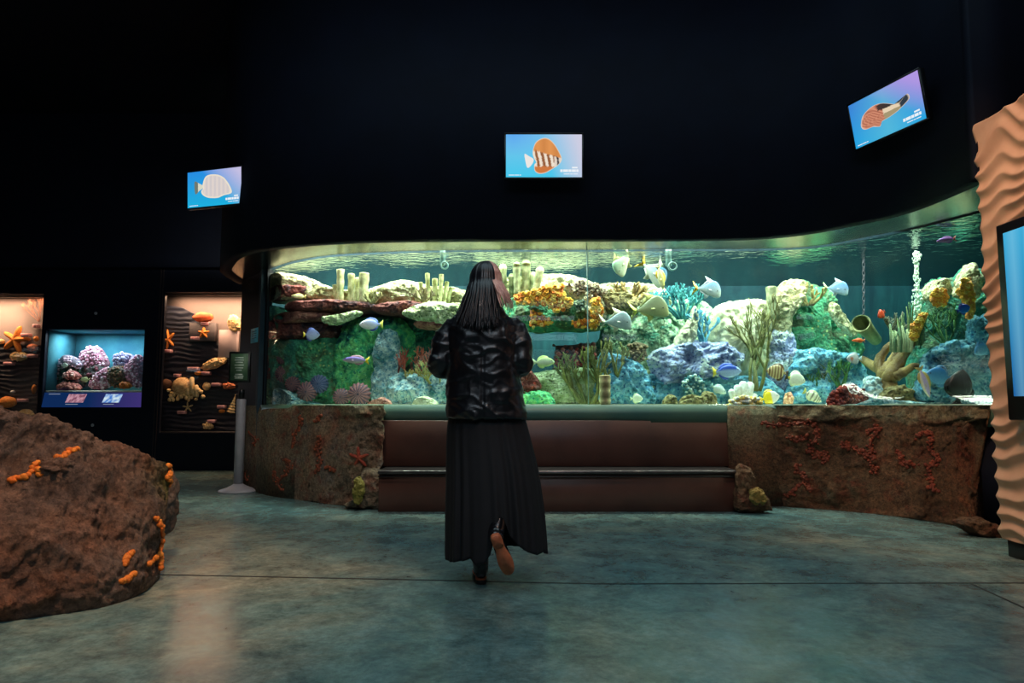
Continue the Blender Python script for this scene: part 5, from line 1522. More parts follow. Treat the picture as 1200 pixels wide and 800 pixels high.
def lump(name, label, px, py, w, h, col, cat='coral', amp=.25, knobs=0, kr=2.0, rot=0.0, seed=1, d=.02):
    c = it(px, py, d + .03); mb = MB(); rnd = random.Random(seed)
    M = Matrix.Rotation(-rot, 3, 'Y')
    mb.ball(c, w * SI / 2, .045, h * SI / 2, 24, 16, col, amp, 2.2, M=M, seed=seed)
    for k in range(knobs):
        a = rnd.uniform(0, 2 * PI); q = rnd.random() ** .5 * .85
        p = M @ Vector((math.cos(a) * q * w * SI / 2, -.03 * (1 - q * .4), math.sin(a) * q * h * SI / 2))
        mb.ball(c + p, kr * SI * rnd.uniform(.5, 1), None, kr * SI * rnd.uniform(.5, 1.1), 8, 6, col, .3, 2, seed=k)
    return mb.build(name, M_spec, label=label, cat=cat, group=None)
def star(label, px, py, R_, col, rot=PI / 2, sx=1, h=.03, d=0, rr=.3):
    mb = MB(); c = it(px, py, d + .02)
    starfish(mb, c, R_ * SI, R_ * rr * SI, h, Vector((sx, 0, 0)), Vector((0, 0, 1)), Vector((0, -1, 0)), col, rot=rot)
    return mb.build('starfish', M_spec, label=label, cat='starfish')
M_plq = mat('pink_white_plaque', rgb(205, 150, 155), rgb(215, 165, 165), 20, .5, 0)
M_plt = mat('plaque_print', rgb(120, 50, 60), rgb(130, 60, 70), 20, .5, 0)
protop = None
def plaque(px, py, label, w=8):
    global protop
    c = it(px, py, .05)
    if protop is None:
        mb = MB(); mb.box(c, 8.4 * SI, .09, 3.8 * SI, .002)
        protop = mb.build('label_plaque', M_plq, origin=c)
        m2 = MB(); m2.box((c.x, c.y - .0458, c.z + .008), 6 * SI, .001, .006); m2.box((c.x, c.y - .0458, c.z - .006), 5 * SI, .001, .005)
        m2.build('print', M_plt, protop); o = protop
    else:
        o = protop.copy(); COL.objects.link(o); o.location = c
        for ch in protop.children:
            q = ch.copy(); COL.objects.link(q); q.parent = o
    o['label'] = label; o['category'] = 'label'; o['group'] = 'printed plaques in the display cases'
    o.scale = (w / 8, 1, 1)
    return o
# right case
mb = MB(); a, b = it(225, 379), it(254, 400)
mb.box(((a.x + b.x) / 2, BP - .03, (a.z + b.z) / 2), b.x - a.x, .1, a.z - b.z, .004)
mb.build('case_plinth', mat('plinth_grey', rgb(88, 82, 86), rgb(96, 90, 92), 5, .6, 0), label='grey block under the red coral in the right display case', cat='plinth')
mb = MB(); a, b = it(259, 387), it(279, 419)
mb.box(((a.x + b.x) / 2, BP - .03, (a.z + b.z) / 2), b.x - a.x, .08, a.z - b.z, .004)
mb.build('case_plinth', mat('plinth_white', rgb(200, 180, 180), rgb(210, 190, 190), 5, .6, 0), label='pinkish white block under the cream sponge in the right display case', cat='plinth')
lump('red_coral_specimen', 'smooth red orange kidney-shaped coral on the grey block', 238, 371.5, 24, 12, lambda v: mixc(rgb(225, 85, 40), rgb(245, 125, 70), .5 + fr(v, 20, 3)), amp=.12, d=.05)
plaque(241, 379.5, 'plaque just below the red kidney-shaped coral', 9)
star('small puffed yellow starfish on the grey block', 239, 390, 7, orng, PI / 2, 1, .05, .06, .55)
plaque(230, 396.5, 'plaque left of the puffed yellow starfish', 10)
star('slender orange starfish high on the left side of the right display case', 198, 398, 13, orng, PI / 2 + .35, .55, .04, 0, .28)
plaque(197.5, 411.5, 'plaque under the slender orange starfish', 7)
lump('sponge_specimen', 'tall cream sponge standing on the pinkish white block', 275, 379, 15, 20, cream, 'sponge', .3, 16, 2.2, .3, 3, .04)
lump('coral_specimen', 'spiky cream coral slab tilted to the right in the right display case', 251, 426, 31, 11, cream, 'coral', .3, 40, 2.0, .35, 4)
plaque(227, 432, 'plaque left below the tilted cream coral slab', 11)
lump('shell_specimen', 'small flat orange shell between two plaques', 232.5, 437, 9, 5, orng, 'shell', .05, 0, 2, 0, 5)
plaque(242, 437.5, 'plaque right of the small flat orange shell', 9)
plaque(208, 440, 'small plaque above the large brain coral', 6)
lump('urchin_specimen', 'dim brown round urchin at the left edge of the right display case', 195, 450, 13, 12, lambda v: rgb(120, 78, 48), 'urchin', .08)
t = thing('coral_specimen', 'largest cream coral group, a brain dome with stubby fingers around it', 'coral', it(217, 466, .05))
mb = MB(); cc = it(214, 453, .06); mb.ball(cc, 12 * SI, .1, 11 * SI, 36, 24, lambda v: mixc(rgb(205, 150, 90), rgb(248, 215, 155), .5 + .5 * math.sin(math.atan2(v.z - cc.z, v.x - cc.x) * 22)), .06, 3); mb.build('brain_dome', M_spec, t)
mb = MB(); rnd = random.Random(8)
for k in range(46):
    x = 217 + rnd.gauss(0, 11); y = 463 + rnd.gauss(0, 3.2) - (3 if x > 222 else 0)
    x = max(198, min(238, x)); y = min(y, 468)
    mb.ball(it(x, y, .1), rnd.uniform(1.6, 2.8) * SI, .03, rnd.uniform(1.6, 3.2) * SI, 8, 6, cream, .25, 2, seed=k)
for x, y0_, y1_ in ((225, 460, 443), (230, 462, 452), (220, 462, 452)):
    mb.tube([it(x, y0_, .1), it(x, (y0_ + y1_) / 2, .1), it(x, y1_, .1)], [3 * SI, 2.6 * SI, 2.6 * SI], 10, cream)
mb.build('finger_cluster', M_spec, t)
lump('urchin_specimen', 'small cream barrel-shaped urchin right of the brain dome', 242, 452.5, 9, 9.5, cream, 'urchin', .05)
plaque(253.5, 450.5, 'plaque right of the small cream urchin', 9)
lump('crab_specimen', 'knobbly orange red coral piece near the sign stand', 268, 452, 14, 7, lambda v: mixc(rgb(215, 95, 45), rgb(240, 160, 110), .5 + fr(v, 40, 3)), 'coral', .4, 14, 2.0, 0, 7)
star('small thin cream starfish below the brain dome', 220, 477, 6.5, cream, PI / 2 + .1, 1, .02, 0, .25)
plaque(213.5, 483, 'plaque under the small cream starfish', 8)
plaque(260, 476.5, 'plaque above the small yellow shell', 8)
lump('shell_specimen', 'small round yellow shell left of the cream cone', 260, 481.5, 7, 4.5, orng, 'shell', .05)
mb = MB(); rows = []; c0, c1 = it(270, 484, .04), it(276, 462, .04)
ax = (c1 - c0); L = ax.length; Mx = Vector((0, 0, 1)).rotation_difference(ax.normalized()).to_matrix().to_4x4()
mb.lathe(c0, [(.01, 0)] + [((1 - k / 26) * 4.6 * SI * (1 + .16 * math.sin(k * 1.6)), L * (.03 + .95 * k / 26)) for k in range(1, 26)] + [(.004, L)], 18, cream, M=Mx)
mb.build('cone_shell', M_spec, label='tall cream ribbed cone shell behind the sign stand', cat='shell')
lump('coral_specimen', 'lowest small cream coral in the right display case', 244, 499, 12, 8, cream, 'coral', .35, 16, 2.0, 0, 9)
plaque(248.5, 493.5, 'plaque touching the lowest small coral', 8)
# left case
star('big orange starfish in the left display case', 19, 398, 17, orng, PI / 2 - .25, 1, .07, .02, .36)
plaque(31, 392.5, 'plaque right of the big orange starfish', 9)
plaque(43, 382, 'small plaque high at the right edge of the left case', 5)
lump('shell_specimen', 'pale oval shell left of the big orange starfish', 1, 400, 9, 6, cream, 'shell', .05)
lump('coral_specimen', 'cream coral slab under the big orange starfish', 22, 417.5, 20, 10, cream, 'coral', .3, 30, 1.9, .05, 11)
lump('coral_specimen', 'reddish brown coral right of the big orange starfish', 38, 407, 12, 8, lambda v: mixc(rgb(165, 80, 45), rgb(225, 140, 90), .5 + fr(v, 40, 3)), 'coral', .35, 14, 1.8, 0, 12)
lump('shell_specimen', 'small orange shell at the right edge of the left case', 42.5, 397, 5, 6, orng, 'shell', .1)
plaque(11, 426, 'plaque below the cream coral slab of the left case', 9)
plaque(38, 417, 'plaque under the reddish brown coral of the left case', 8)
lump('shell_specimen', 'narrow upright orange shell low in the left case', 40, 456, 3.5, 11, orng, 'shell', .08)
lump('sponge_specimen', 'orange domed sponge above the foreground boulder', 9, 471, 21, 13, orng, 'sponge', .1)
plaque(27, 469, 'dark plaque between the orange dome and the cream fan', 9)
mb = MB(); rows = []
for i in range(9):
    t_ = i / 8
    rows.append([it(30 + math.cos(PI * k / 24) * 11 * t_, 489 - math.sin(PI * k / 24) * 10 * t_ , .02 + .04 * (1 - t_ ** 2) + .006 * math.sin(k * 2.2)) for k in range(25)])
rb = [[p + Vector((0, .02, 0)) for p in rows[-1]]]
mb.grid(rows + rb, cream)
mb.build('scallop_shell', M_spec, label='cream fan-shaped shell just above the foreground boulder', cat='shell')
bush_c = rgb(150, 95, 70)
rnd = random.Random(77); mb = MB(); st = it(46, 377, .05)
for k in range(4):
    branch(mb, st, Vector((-.8 + .3 * k, 0, .5 + .15 * k)).normalized(), .13, .005, 4, .6, bush_c, rnd, 5, (2, 3), .8, .05, .1)
mb.v = [Vector((min(v.x, Xw(46.5)), v.y, min(v.z, Zw(346)))) for v in mb.v]
mb.build('sea_fan_specimen', M_spec, label='thin brown sea fan in the top right corner of the left case', cat='coral')
lump('shell_specimen', 'tiny white shell low in the left case', 15, 459, 4, 3.5, lambda v: rgb(225, 225, 225), 'shell', .05)

# ------------------------------------------------------------------ small wall aquarium
l, r_, tp, bt = holes[1]
a, b, zt, zb = Xw(l), Xw(r_), Zw(tp), Zw(bt)
zl = Zw(458.5)
t = thing('small_aquarium', 'small square aquarium of pink corals set in the dark wall', 'aquarium', ((a + b) / 2, WY + .3, zb))
M_sback = mat('small_tank_back', rgb(26, 96, 118), rgb(62, 142, 152), 1.5, .8, .05)
D2 = .62
mb = MB(); mb.box(((a + b) / 2, WY + th + D2, (zt + zl) / 2), b - a, .02, zt - zl); mb.build('back_wall', M_sback, t)
mb = MB(); mb.box((a + .006, WY + th + D2 / 2, (zt + zl) / 2), .012, D2, zt - zl); mb.box((b - .006, WY + th + D2 / 2, (zt + zl) / 2), .012, D2, zt - zl); mb.box(((a + b) / 2, WY + th + D2 / 2, zt + .004), b - a, D2, .012)
mb.build('side_walls', M_sback, t)
mb = MB(); mb.box(((a + b) / 2, WY + th + D2 / 2, zl), b - a, D2, .03); mb.build('sand_bed', M_sand, t)
mb = MB(); mb.box(((a + b) / 2, WY + .05, (zt + zl) / 2), b - a, .012, zt - zl); mb.build('glass', M_acr, t)
mb = MB(); p = [W(52, 477, WY), W(52, 459, WY)]
rows = [[(a, WY + .0, zb), (b, WY + .0, zb)], [(a, WY + .05, zl - .014), (b, WY + .05, zl - .014)], [(a, WY + .07, zl - .014), (b, WY + .07, zl - .014)], [(a, WY + .02, zb), (b, WY + .02, zb)]]
mb = MB(); nn_ = 20
rws = [[(a + (b - a) * i / nn_, WY + .05 * j / 4, zb + (zl - .014 - zb) * j / 4) for i in range(nn_ + 1)] for j in range(5)]
mb.grid(rws); mb.c = [mixc(rgb(14, 40, 84), rgb(70, 50, 120), max(0, (i / nn_ - .45)) * 1.3) for j in range(5) for i in range(nn_ + 1)]
mb.build('caption_panel', E_scr, t, fix=False)
M_pk = emis('caption_pictures', 1.0)
for (x0_, x1_, cf) in ((79, 100, lambda v: mixc(rgb(200, 150, 165), rgb(110, 60, 80), .5 + fr(v, 26, 3) * 1.4)), (122, 142, lambda v: mixc(rgb(40, 110, 200), rgb(210, 230, 235), .5 + fr(v, 22, 2) * 1.3))):
    mb = MB(); rws = []
    for j in range(5):
        rws.append([(Xw(x0_ + (x1_ - x0_) * i / 14) + (.03 * (j / 4)), WY + .008 + .036 * j / 4 - .004, Zw(471.5) + (Zw(461.5) - Zw(471.5)) * j / 4) for i in range(15)])
    mb.grid(rws, cf); mb.build('caption_picture', M_pk, t, fix=False)
mb = MB()
for x0_, w_, y_ in ((58, 13, 461.5), (80, 14, 473.5), (124, 12, 473.5)):
    mb.box((Xw(x0_ + w_ / 2), WY + .0 if y_ > 470 else WY + .036, Zw(y_)), w_ * SI, .003, .008)
mb.build('caption_text', emis('caption_white', .5, rgb(190, 200, 220)), t, smooth=False)
area('small_tank_lamp', ((a + b) / 2, WY + .3, zt - .03), ((a + b) / 2, WY + .36, zl), (b - a) * .9, .3, 22, rgb(225, 240, 255))
pinks = [rgb(235, 190, 205), rgb(250, 225, 230), rgb(215, 150, 170), rgb(190, 120, 140)]
def scoral(label, region, count, r, cols, Yd, seed, base):
    rnd = random.Random(seed)
    mb = MB(); Y0 = WY + Yd; s = Y0 / F; n = len(region)
    cx = sum(p[0] for p in region) / n; cy = sum(p[1] for p in region) / n
    ring = [W(x, y, Y0) for x, y in crom(region, 32, closed=True)]; c = W(cx, cy, Y0)
    rows = [[c + (q - c) * max(.03, math.cos(tt)) ** .6 + Vector((0, math.sin(tt) * .1, 0)) for q in ring] for tt in [-PI / 2 * .97 + PI * .97 * i / 8 for i in range(9)]]
    mb.grid(rows, base, closed=True, cap0=True, cap1=True)
    for k in range(count):
        a_ = rnd.uniform(0, 2 * PI); q = rnd.random() ** .5
        e = ring[int(a_ / (2 * PI) * 32) % 32]
        p = c + (e - c) * q; p.y = Y0 - .1 * math.sqrt(max(0, 1 - q * q)) - .005
        rr = r * s * rnd.uniform(.6, 1.2)
        mb.ball(p, rr, rr, rr, 8, 6, rnd.choice(cols), .3, 2, seed=k)
    return mb.build('coral', M_coral, label=label, cat='coral', group=None)
brn = [rgb(120, 85, 60), rgb(90, 95, 60), rgb(150, 110, 70), rgb(70, 70, 50)]
scoral('pale pink crown of coral, topmost in the small aquarium', [(92, 428), (96, 415), (104, 407), (116, 406), (124, 416), (128, 428), (116, 438), (98, 436)], 130, 1.7, pinks, .42, 1, rgb(150, 110, 120))
scoral('dark green brown coral mass at the left of the small aquarium', [(70, 425), (80, 416), (94, 424), (100, 442), (96, 456), (72, 457), (68, 440)], 70, 2.0, [rgb(40, 80, 60), rgb(65, 75, 50), rgb(150, 110, 110)], .36, 2, rgb(35, 55, 45))
scoral('lilac white coral rim above the green brown mass', [(69, 426), (76, 416), (90, 419), (98, 428), (92, 431), (82, 424), (74, 430)], 50, 1.5, [rgb(205, 205, 225), rgb(225, 190, 205)], .3, 3, rgb(120, 110, 120))
scoral('lilac blue coral dome at the right of the small aquarium', [(134, 418), (144, 413), (156, 416), (160, 425), (150, 432), (136, 430)], 90, 1.6, [rgb(215, 215, 245), rgb(170, 175, 220)], .32, 4, rgb(120, 110, 150))
scoral('pink frilly coral at the right edge of the small aquarium', [(146, 434), (156, 420), (167, 418), (167, 452), (152, 450)], 110, 1.6, pinks, .22, 5, rgb(150, 100, 115))
scoral('round brown coral ball in the middle right of the small aquarium', [(128, 434), (138, 428), (150, 434), (153, 447), (142, 455), (130, 449)], 90, 1.6, brn, .2, 6, rgb(85, 65, 45))
scoral('pink coral heap at the bottom centre of the small aquarium', [(106, 452), (114, 438), (126, 430), (134, 440), (130, 452), (118, 457)], 110, 1.7, pinks, .26, 7, rgb(165, 105, 115))
scoral('orange pink plate coral at the lower left of the small aquarium', [(69, 453), (78, 448), (92, 450), (94, 456), (80, 458), (70, 457)], 40, 1.7, [rgb(225, 150, 125), rgb(205, 120, 100)], .16, 8, rgb(170, 95, 80))
scoral('salmon coral knob above the orange pink plate', [(77, 438), (86, 434), (94, 440), (88, 445), (78, 443)], 30, 1.6, [rgb(225, 150, 130), rgb(235, 190, 170)], .2, 9, rgb(160, 90, 80))
scoral('small bright orange coral on the sand of the small aquarium', [(142, 450), (148, 447), (153, 451), (150, 455), (143, 455)], 26, 1.2, [rgb(240, 140, 40)], .1, 10, rgb(220, 120, 40))
scoral('dark coral foot under the pale pink crown', [(104, 432), (118, 428), (126, 434), (112, 446), (100, 444)], 40, 1.8, [rgb(60, 70, 60), rgb(90, 80, 75), rgb(120, 60, 70)], .38, 12, rgb(45, 50, 45))
def sfish(label, px, py, Yd, Lp, colf, heading, kind='tang', fc=None):
    global gd
    old = gd; gd = lambda x: WY + Yd
    fish(label, px, py, 0, Lp, kind, colf, heading, 0, 0, fc)
    gd = old
sfish('small greenish white fish at the left of the small aquarium', 76, 428, .1, 8, lambda u, v: rgb(215, 235, 205), 1, 'disc', rgb(200, 225, 190))
sfish('yellow green fish at the bottom of the small aquarium', 100, 444.5, .1, 11, lambda u, v: rgb(225, 235, 160), -1, 'tang', rgb(215, 220, 150))
# tiny round locks on the dark wall
for px, py, lb in ((112.5, 367, 'tiny round lock above the small aquarium'), (108.5, 498, 'tiny round lock below the small aquarium')):
    p = W(px, py, WY)
    mb = MB(); Mx = Matrix.Rotation(PI / 2, 4, 'X')
    mb.lathe(Vector((p.x, WY - .001, p.z)), [(.022, -.003), (.022, .008), (.014, .014), (.006, .012)], 20, M=Mx)
    mb.build('lock', M_grey, label=lb, cat='lock', group='round locks on the dark wall')
# ------------------------------------------------------------------ the visitor
YP = 3.67
def Pp(px, py, dy=0.0):
    p = W(px, py, YP)
    return Vector((p.x, YP + dy, p.z))
def Zp(py): return W(600, py, YP).z
SPX = YP / F
def fuse(mb, voxel, name, m, parent, disp=None, smooth_it=3, label=None, cat=None, origin=None):
    me = bpy.data.meshes.new('tmp')
    me.from_pydata([tuple(v) for v in mb.v], [], mb.f)
    import bmesh
    bm = bmesh.new(); bm.from_mesh(me); bmesh.ops.recalc_face_normals(bm, faces=bm.faces); bm.to_mesh(me); bm.free()
    o = bpy.data.objects.new('tmp', me); COL.objects.link(o)
    md = o.modifiers.new('r', 'REMESH'); md.mode = 'VOXEL'; md.voxel_size = voxel
    s = o.modifiers.new('s', 'SMOOTH'); s.iterations = smooth_it; s.factor = .5
    dg = bpy.context.evaluated_depsgraph_get(); dg.update()
    ev = o.evaluated_get(dg)
    m2 = bpy.data.meshes.new_from_object(ev)
    bpy.data.objects.remove(o)
    out = MB()
    nrm = [v.normal.copy() for v in m2.vertices]
    vs = [v.co.copy() for v in m2.vertices]
    if disp:
        vs = [v + n * disp(v, n) for v, n in zip(vs, nrm)]
    out.add(vs, [tuple(p.vertices) for p in m2.polygons])
    return out.build(name, m, parent, label=label, cat=cat, origin=origin, fix=False)
def rings(mb, secs, n=40, col=(1, 1, 1, 1), pw=.85):
    rows = []
    for (x, y, z, rx, ry) in secs:
        rows.append([(x + rx * math.copysign(abs(math.cos(a)) ** pw, math.cos(a)), y + ry * math.copysign(abs(math.sin(a)) ** pw, math.sin(a)), z) for a in [2 * PI * k / n for k in range(n)]])
    return mb.grid(rows, col, closed=True, cap0=True, cap1=True)
per = thing('person', 'person with long hair in black leather jacket and long black skirt, walking towards the aquarium', 'person', Pp(572, 674).xy.to_3d())
bx, by = Pp(567, 400).x, YP
M_skin = mat('skin', rgb(205, 150, 125), rgb(215, 162, 136), 6, .5, .05, sss=.1)
# body: one continuous surface
mb = MB()
hz = Zp(331)
rings(mb, [(bx + .01, by, Zp(490) - .1, .12, .09), (bx + .01, by, Zp(490), .15, .105), (bx, by, Zp(460), .135, .1), (bx, by, Zp(432), .11, .09), (bx, by, Zp(405), .125, .095), (bx, by, Zp(385), .14, .09), (bx, by, Zp(376), .12, .075), (bx, by + .005, Zp(368), .07, .06), (bx, by + .01, Zp(360), .048, .052), (bx, by + .02, Zp(346), .045, .05)], 32)
hc = Vector((bx + .004, by + .03, hz + .01))
mb.ball(hc, .070, .088, .098, 32, 22)
mb.ball(hc + Vector((0, .028, -.055)), .05, .06, .055, 24, 16)               # jaw
mb.tube([hc + Vector((0, .078, .03)), hc + Vector((0, .094, .005)), hc + Vector((0, .104, -.02))], [.008, .01, .013], 10)   # nose
mb.ball(hc + Vector((0, .085, -.052)), .022, .01, .006, 12, 8); mb.ball(hc + Vector((0, .084, -.061)), .02, .01, .007, 12, 8)   # lips
mb.ball(hc + Vector((0, .078, -.085)), .02, .016, .015, 12, 8)
for sg in (-1, 1):
    mb.ball(hc + Vector((sg * .07, .0, -.005)), .008, .02, .03, 12, 8)      # ears
    mb.ball(hc + Vector((sg * .03, .078, .026)), .022, .01, .006, 12, 8)     # brow
arms = {}
for sg, sh, el, wr in ((-1, Pp(531, 383), Pp(517, 428), Vector((bx - .09, by + .27, Zp(418)))), (1, Pp(602, 382), Pp(611, 427), Vector((bx + .10, by + .26, Zp(415))))):
    el = el + Vector((0, -.02, 0))
    mb.tube([sh, sh.lerp(el, .5), el, el.lerp(wr, .5), wr], [.042, .038, .034, .03, .022], 14)
    hd = (wr - el).normalized()
    side = Vector((-sg, .2, 0)).normalized()
    up_ = Vector((0, 0, 1))
    pc = wr + hd * .045
    mb.ball(pc, .024, .045, .034, 14, 10)
    knk = pc + hd * .04
    for q in range(4):
        bz = knk + up_ * (.026 - q * .0175)
        ln_ = (.062, .07, .066, .052)[q]
        d1 = (hd * .8 + side * .45).normalized(); d2 = (hd * .1 + side * 1).normalized(); d3 = (side * .8 - hd * .6).normalized()
        p1 = bz + d1 * ln_ * .45; p2 = p1 + d2 * ln_ * .33; p3 = p2 + d3 * ln_ * .25
        mb.tube([bz - hd * .02, bz, p1, p2, p3], [.009, .0088, .008, .0075, .0065], 8)
    tb0 = wr + hd * .015 + up_ * .022 + side * .01
    mb.tube([tb0, tb0 + (hd * .5 + up_ * .5 + side * .5).normalized() * .03, tb0 + (hd * .8 + side * .7 + up_ * .3).normalized() * .058], [.011, .0105, .008], 8)
    arms[sg] = (sh, el, wr)
hipL, hipR = Vector((bx - .075, by, Zp(495))), Vector((bx + .09, by, Zp(495)))
kL, aL = Vector((bx - .05, by + .06, .46)), Pp(563, 652, .08)
MR = Matrix.Rotation(math.radians(-20), 4, 'Y') @ Matrix.Rotation(math.radians(-68), 4, 'X') @ Matrix.Scale(.84, 4)
hR = W(581, 631, 3.40)
kR, aR = Vector((bx + .10, by + .03, .50)), hR + (MR @ Vector((0, .032, .09)))
mb.tube([hipL, hipL.lerp(kL, .5), kL, kL.lerp(aL, .4), aL], [.085, .072, .052, .05, .034], 18)
mb.tube([hipR, hipR.lerp(kR, .5), kR, kR.lerp(aR, .4), aR], [.085, .072, .052, .05, .034], 18)
fuse(mb, .0065, 'body', M_skin, per, smooth_it=4)
M_eye = mat('eye_white', rgb(235, 232, 228), None, 5, .2, 0)
for sg in (-1, 1):
    m2 = MB(); m2.ball(hc + Vector((sg * .029, .078, .008)), .0115, .009, .0085, 12, 8); e_ = m2.build('eye', M_eye, per)
    m2 = MB(); m2.ball(hc + Vector((sg * .029, .0855, .008)), .0045, .003, .0045, 10, 6); m2.build('iris', M_blackpl, e_)
# jacket
M_leather = mat('black_leather', rgb(11, 12, 16), rgb(18, 20, 26), 14, .36, .3, 60, coat=.15, spec=.6, bdist=.004)
mb = MB()
J = lambda py, cx, hw, hd: (Pp(cx, py).x, by, Zp(py), hw * SPX, hd)
rings(mb, [J(490, 570, 46.5, .155), J(485, 570, 46.5, .155), J(470, 569, 45, .15), J(450, 568, 43, .145), J(430, 567, 41, .14), J(410, 566, 41, .14), J(395, 566, 42, .14), J(383, 565.5, 42, .13), J(375, 565, 37, .115), J(369, 565, 29, .1), J(363, 565, 19, .085), J(358, 565, 15, .08)], 48)
for sg in (-1, 1):
    sh, el, wr = arms[sg]
    a_ = sh + Vector((sg * -.02, 0, -.005))
    d = (wr - el).normalized()
    e2 = el + Vector((sg * .004, -.012, 0))
    pts = crom([tuple(q) for q in (a_, sh.lerp(e2, .35) + Vector((sg * .012, 0, 0)), sh.lerp(e2, .75) + Vector((sg * .004, 0, 0)), e2, e2.lerp(wr, .35) + Vector((0, 0, -.012)), wr - d * .0)], 18)
    rad = [q[0] for q in crom([(.068,), (.066,), (.064,), (.062,), (.058,), (.045,)], 18)]
    mb.tube(pts, rad, 18)
# hood folded on the back
hb = Pp(566, 371, -.085)
mb.ball(hb + Vector((0, .012, 0)), .125, .06, .045, 28, 18)
mb.ball(hb + Vector((-.0, -.005, -.05)), .125, .05, .07, 24, 16)
for sg in (-1, 1):
    mb.tube([hb + Vector((sg * .09, .03, .0)), hb + Vector((sg * .088, .09, .018)), hb + Vector((sg * .06, .15, .0)), hb + Vector((sg * .02, .18, -.04))], [.035, .032, .028, .02], 12)
def wrinkle(v, n):
    a = 0
    q = Vector((v.x * 5, v.y * 5, v.z * 9))
    a += .010 * noise.noise(q + Vector((3, 1, 2)))
    w = noise.noise(Vector((v.x * 7, v.y * 4, v.z * 6 + 5))) * 2.2
    r1 = 1 - abs(noise.noise(Vector((v.x * 4.5 + w * .25, v.y * 4, v.z * 9.5 + w * .2))) * 2)
    r2 = 1 - abs(noise.noise(Vector((v.x * 9 - v.z * 5, v.y * 8, v.z * 14 + v.x * 6 + 9))) * 2)
    a += .0065 * max(0, r1 - .72) / .28 + .0045 * max(0, r2 - .72) / .28 + .003 * noise.noise(v * 26)
    a -= .008 * math.exp(-((v.x - bx) / .006) ** 2) * (1 if v.y < by and v.z < 1.2 else 0)    # centre back seam
    return a
fuse(mb, .0085, 'jacket', M_leather, per, wrinkle, 5)
# hem and cuffs turned edges
m2 = MB(); rows = []
# skirt
M_skirt = mat('black_pleated_fabric', rgb(9, 10, 15), rgb(14, 15, 21), 20, .75, .1, 200, bdist=.001)
S_ = [(484, 570, 44, .14), (500, 571, 47, .15), (520, 573, 50, .16), (545, 576, 53, .175), (570, 578, 55, .19), (600, 579.5, 57, .205), (630, 580.5, 58, .215), (655, 581, 58.5, .22)]
def sk(py):
    for (a, b) in zip(S_, S_[1:]):
        if a[0] <= py <= b[0]:
            t_ = (py - a[0]) / (b[0] - a[0]); return [a[i] + (b[i] - a[i]) * t_ for i in range(4)]
    return S_[-1]
hem_pts = [(-64, 650), (-50, 654), (-36, 650), (-26, 646), (-20, 653), (-10, 650), (-4, 640), (0, 626), (3, 608), (7, 600), (12, 604), (18, 622), (26, 632), (36, 640), (46, 645), (64, 642)]
def hem(dx, back):
    if not back: return 650
    for (a, b) in zip(hem_pts, hem_pts[1:]):
        if a[0] <= dx <= b[0]: return a[1] + (b[1] - a[1]) * (dx - a[0]) / (b[0] - a[0])
    return 648
NA, NZ = 260, 46
def skirt_rows(inset):
    rows = []
    for j in range(NZ + 1):
        row = []
        for k in range(NA):
            a = 2 * PI * k / NA
            back = math.sin(a) < 0
            hx = hem(math.cos(a) * 57, back)
            if back: 
                f = min(1, -math.sin(a) * 3); hx = 650 * (1 - f) + hx * f
            py = 484 + (hx - 484) * j / NZ
            _, cx, hw, hd = sk(py)
            q = j / NZ
            pl = 1 + (.012 + .075 * q) * (math.sin(a * 17 + 1.2 * math.sin(a * 3) + q * .8) * .55 + .45 * math.sin(a * 29 + 2)) * (.7 + .5 * math.sin(a * 5 + 1))
            r = pl - inset
            row.append((Pp(cx, 480).x + math.cos(a) * hw * SPX * (1 - (1 - r) * .45), by + .02 + math.sin(a) * hd * r, Zp(py)))
        rows.append(row)
    return rows
ro, ri = skirt_rows(0), skirt_rows(.035)
mb = MB(); mb.grid(ro + ri[::-1], closed=True, wrap=True)
mb.build('skirt', M_skirt, per)
